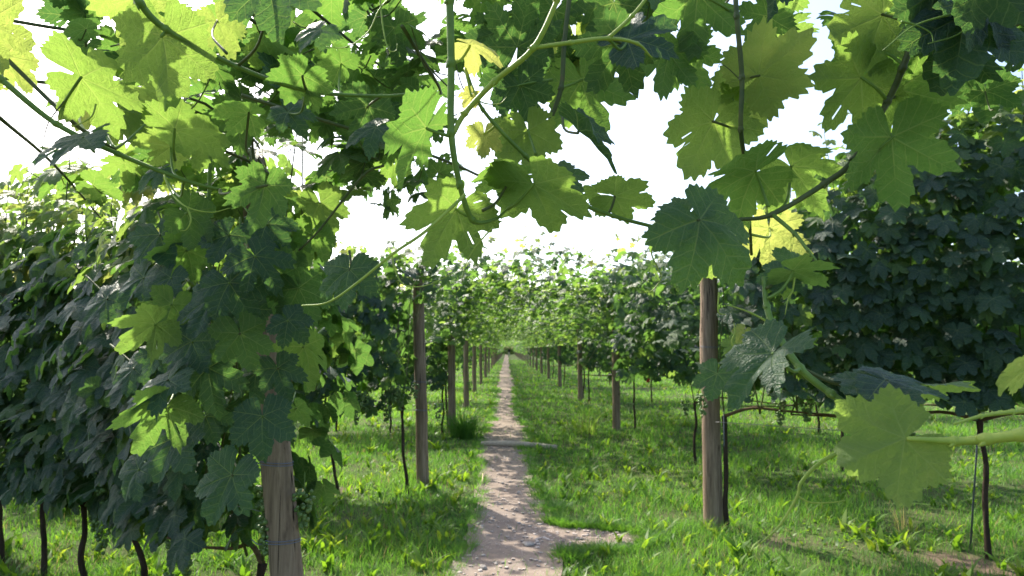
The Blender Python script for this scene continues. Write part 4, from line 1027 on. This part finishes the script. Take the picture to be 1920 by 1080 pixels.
hero(G, (1395, 620), (1378, 640), (0, .5, .8), .95, .93, None, size=.02)
hero(G, (1385, 645), (1350, 668), (-.2, .6, .75), .6, .95, None, size=.03)
# H: nearest pale leaf at the right edge
H = shoot('thick pale stalk from the right edge carrying the nearest big pale leaf', [([(1980, 808, .62), (1920, 815, .64), (1850, 823, .66), (1790, 827, .68), (1700, 823, .69)], [.0062, .0058, .005, .0042, .0022], YSHOOT), ([(1960, 768, .7), (1900, 772, .7), (1840, 780, .7), (1790, 795, .7)], [.0028, .0025, .002, .0012], YSHOOT)], (1920, 815, .64))
hero(H, (1697, 822), (1590, 868), (.12, -.30, -.95), .72, .69, None, HERO[5], size=.080)
hero(H, (1930, 690), (1885, 722), (-.2, .6, -.75), .8, .75)
tendril(H, [(1590, 838, .85), (1535, 870, .85), (1502, 905, .85), (1495, 930, .85), (1462, 985, .85), (1425, 1020, .85)], .0024)
tendril(H, [(1495, 930, .85), (1520, 942, .85), (1560, 942, .85), (1585, 938, .85)], .0011)

# ------------------------------------------------------------------ curtain of leaves hanging round the nearest post
K = shoot('leafy shoots hanging round the nearest leaning post', [([(395, 250, 1.7), (392, 420, 1.75), (398, 600, 1.8), (402, 700, 1.85)], [.005, .005, .004, .003], SHOOT), ([(470, 200, 1.75), (480, 380, 1.8), (500, 560, 1.85)], [.004, .004, .003], DSHOOT), ([(560, 470, 1.8), (600, 430, 1.8), (680, 330, 1.8), (720, 310, 1.8)], [.003, .003, .004, .004], DSHOOT)], (395, 250, 1.7))
KL = [((450, 625), (462, 700), U, .30, 1.6), ((492, 780), (500, 860), (0, .35, .93), .0, 1.65), ((395, 560), (370, 640), (-.2, .4, .9), .02, 1.65), ((435, 890), (395, 985), (-.2, .4, .9), .02, 1.6),
      ((315, 712), (235, 772), (-.3, .7, .6), .08, 1.6), ((310, 762), (242, 832), (-.3, .55, -.75), .6, 1.6), ((292, 608), (222, 645), (-.2, .5, -.8), .72, 1.65), ((322, 570), (290, 630), U, .5, 1.7),
      ((500, 500), (522, 580), U, .3, 1.7), ((478, 480), (535, 540), (.3, .4, .85), .1, 1.6), ((570, 650), (590, 725), (.2, .45, -.88), .62, 1.85), ((556, 765), (576, 800), (.1, .5, -.85), .6, 1.95),
      ((560, 540), (590, 610), U, .3, 1.7), ((390, 690), (410, 770), (0, .35, .93), .02, 1.7), ((520, 690), (545, 745), (.1, .4, .9), .0, 1.7), ((360, 640), (330, 720), (-.2, .4, .9), .04, 1.7),
      ((430, 440), (400, 500), (0, .4, .9), .02, 1.7), ((500, 420), (545, 470), (.2, .4, .9), .0, 1.7), ((300, 440), (340, 510), (0, .5, .85), .04, 1.8), ((350, 470), (300, 520), (-.2, .5, -.8), .55, 1.8),
      ((540, 450), (590, 520), (.2, .45, -.88), .68, 1.9), ((600, 380), (620, 440), U, .75, 1.9), ((585, 440), (560, 500), U, .6, 1.9), ((270, 520), (235, 580), (-.3, .5, .8), .04, 1.8),
      ((330, 820), (300, 900), (-.2, .45, .88), .02, 1.7), ((260, 880), (215, 930), (-.3, .5, .8), .03, 1.8), ((470, 580), (450, 520), (0, .4, .9), .03, 1.75), ((350, 400), (410, 440), U, .4, 1.7),
      ((430, 530), (480, 600), (.1, .35, .93), .02, 1.62), ((540, 600), (580, 640), (.3, .35, .9), .0, 1.6), ((385, 780), (420, 830), (0, .5, .85), .03, 1.75), ((300, 660), (340, 700), (0, .6, .8), .06, 1.75),
      ((480, 700), (430, 740), (-.1, .4, .9), .0, 1.75), ((320, 520), (300, 570), (-.2, .4, .9), .03, 1.75), ((250, 690), (200, 730), (-.3, .5, .8), .03, 1.85), ((200, 560), (160, 610), (-.2, .5, .8), .05, 2.0)]
for j, tip, n, ti, d in KL:
    hero(K, j, tip, n, ti * .7, d, (j[0] + random.uniform(-50, 50), j[1] - random.uniform(20, 60), d + .2))
# ------------------------------------------------------------------ leafy roof over the near left, and the dark one above the top edge
def canopy(label, boxes, seed, origin, n_stuff_boxes=()):
    r = np.random.default_rng(seed); t = thing('overhead_vine', label, 'vine', origin, 'leafy pergola roof near the camera'); mb = MB()
    for (x0, x1, y0, y1, z0, z1, n, tb) in boxes:
        for i in range(n):
            p = Vector((r.uniform(x0, x1), r.uniform(y0, y1), r.uniform(z0, z1)))
            nn = Vector((-.2, .15, 1.0)) + Vector(r.normal(0, .42, 3)); tt = Vector(r.normal(0, 1, 3)) + Vector((0, -.3, -.55))
            leaf_obj(t, p, tt, nn, .095 * r.uniform(.6, 1.2), tb + r.uniform(-.2, .35), HERO[int(r.integers(0, len(HERO)))])
            if i % 2 == 0:
                q = p + Vector(r.normal(0, .05, 3)) + Vector((0, 0, -.03)); mb.tube([p, (p + q) / 2 + Vector((0, 0, -.02)), q], [.0014, .0017, .002], 5, 3)
        for i in range(max(2, n // 14)):
            a = Vector((r.uniform(x0, x1), y0 - .1, r.uniform(z0, z1))); b = a + Vector((r.normal(0, .3), (y1 - y0) * r.uniform(.5, 1.2), r.normal(0, .1)))
            mb.tube([a, (a + b) / 2 + Vector(r.normal(0, .06, 3)), b], [.005, .0045, .003], 6, 5)
    obj('shoots', mb.mesh('shoots', DSHOOT, BASE[t.name]), t, Matrix.Translation(BASE[t.name]))
    return t
canopy('dense leafy pergola roof filling the upper left', [(-1.25, -.55, 1.55, 2.6, 1.95, 2.45, 100, .20), (-.75, -.22, 1.6, 2.5, 2.0, 2.5, 95, .08), (-1.6, -.9, 1.9, 2.9, 1.85, 2.2, 40, .4), (-.5, -.2, 2.0, 2.5, 1.95, 2.1, 14, .2)], 61, (-.8, 2.4, 2.0))
canopy('dark leafy pergola roof along the top edge at centre', [(-.25, .42, 1.4, 1.8, 2.15, 2.45, 44, .08), (.3, .75, 1.3, 1.6, 2.15, 2.35, 8, .3)], 62, (.1, 1.6, 2.3))
canopy('dark leafy pergola roof at the top right corner', [(.75, 1.35, .95, 1.5, 1.98, 2.35, 34, .05)], 63, (1.0, 1.2, 2.2))
# dark slanting pergola arm behind the leaves at top centre
a, b = at(1000, 62, 2.2), at(1190, -40, 2.0); d_ = a + (a - b) * .8
mb = MB(); mb.tube([d_, a, b, b + (b - a) * 2], .012, 6, 1, smooth=False); tag(obj('pergola_arm', mb.mesh('pergola_arm', STAKE)), 'dark slanting metal pergola arm behind the leaves at top centre', 'pergola arm')

# ------------------------------------------------------------------ walker far down the path
def person(loc):
    sk = [((0, 0, .95), .13, -1), ((0, 0, 1.18), .14, 0), ((0, 0, 1.38), .16, 1), ((0, 0, 1.50), .06, 2), ((0, 0, 1.60), .085, 3), ((0, 0, 1.70), .07, 4),
          ((-.19, 0, 1.40), .06, 2), ((-.25, .03, 1.12), .048, 6), ((-.24, -.08, .88), .038, 7), ((.19, 0, 1.40), .06, 2), ((.25, -.03, 1.12), .048, 9), ((.24, -.10, .88), .038, 10),
          ((-.09, 0, .88), .10, 0), ((-.10, -.10, .48), .068, 12), ((-.10, -.02, .07), .045, 13), ((-.10, -.14, .04), .04, 14), ((.09, 0, .88), .10, 0), ((.10, .08, .48), .068, 16), ((.10, .16, .09), .045, 17), ((.10, .05, .04), .04, 18)]
    me = bpy.data.meshes.new('person'); me.from_pydata([s[0] for s in sk], [(i, s[2]) for i, s in enumerate(sk) if s[2] >= 0], [])
    o = bpy.data.objects.new('person_skin', me); col.objects.link(o)
    m = o.modifiers.new('skin', 'SKIN'); o.modifiers.new('sub', 'SUBSURF').levels = 1
    for i, s in enumerate(sk):
        me.skin_vertices[0].data[i].radius = (s[1], s[1] * .8); me.skin_vertices[0].data[i].use_root = (i == 0)
    ev = o.evaluated_get(bpy.context.evaluated_depsgraph_get()); nm = bpy.data.meshes.new_from_object(ev); bpy.data.objects.remove(o)
    def flat(nme, c):
        s = NT(nme); p = s.principled(c, .8, .2); s.l(p.outputs[0], s.out.inputs[0]); return s.m
    nm.materials.clear()
    for m_ in (flat('black_jacket', (.012, .012, .014)), flat('pale_trousers', (.33, .31, .27)), flat('skin', (.42, .26, .19))): nm.materials.append(m_)
    for f in nm.polygons:
        z = f.center.z; f.material_index = 2 if z > 1.52 or (z < .92 and abs(f.center.x) > .2) else (1 if z < .92 else 0); f.use_smooth = True
    p = obj('person', nm, None, Matrix.Translation(loc))
    tag(p, 'tiny walker in a black jacket at the far end of the path', 'person')
person((.45, 118, 0))
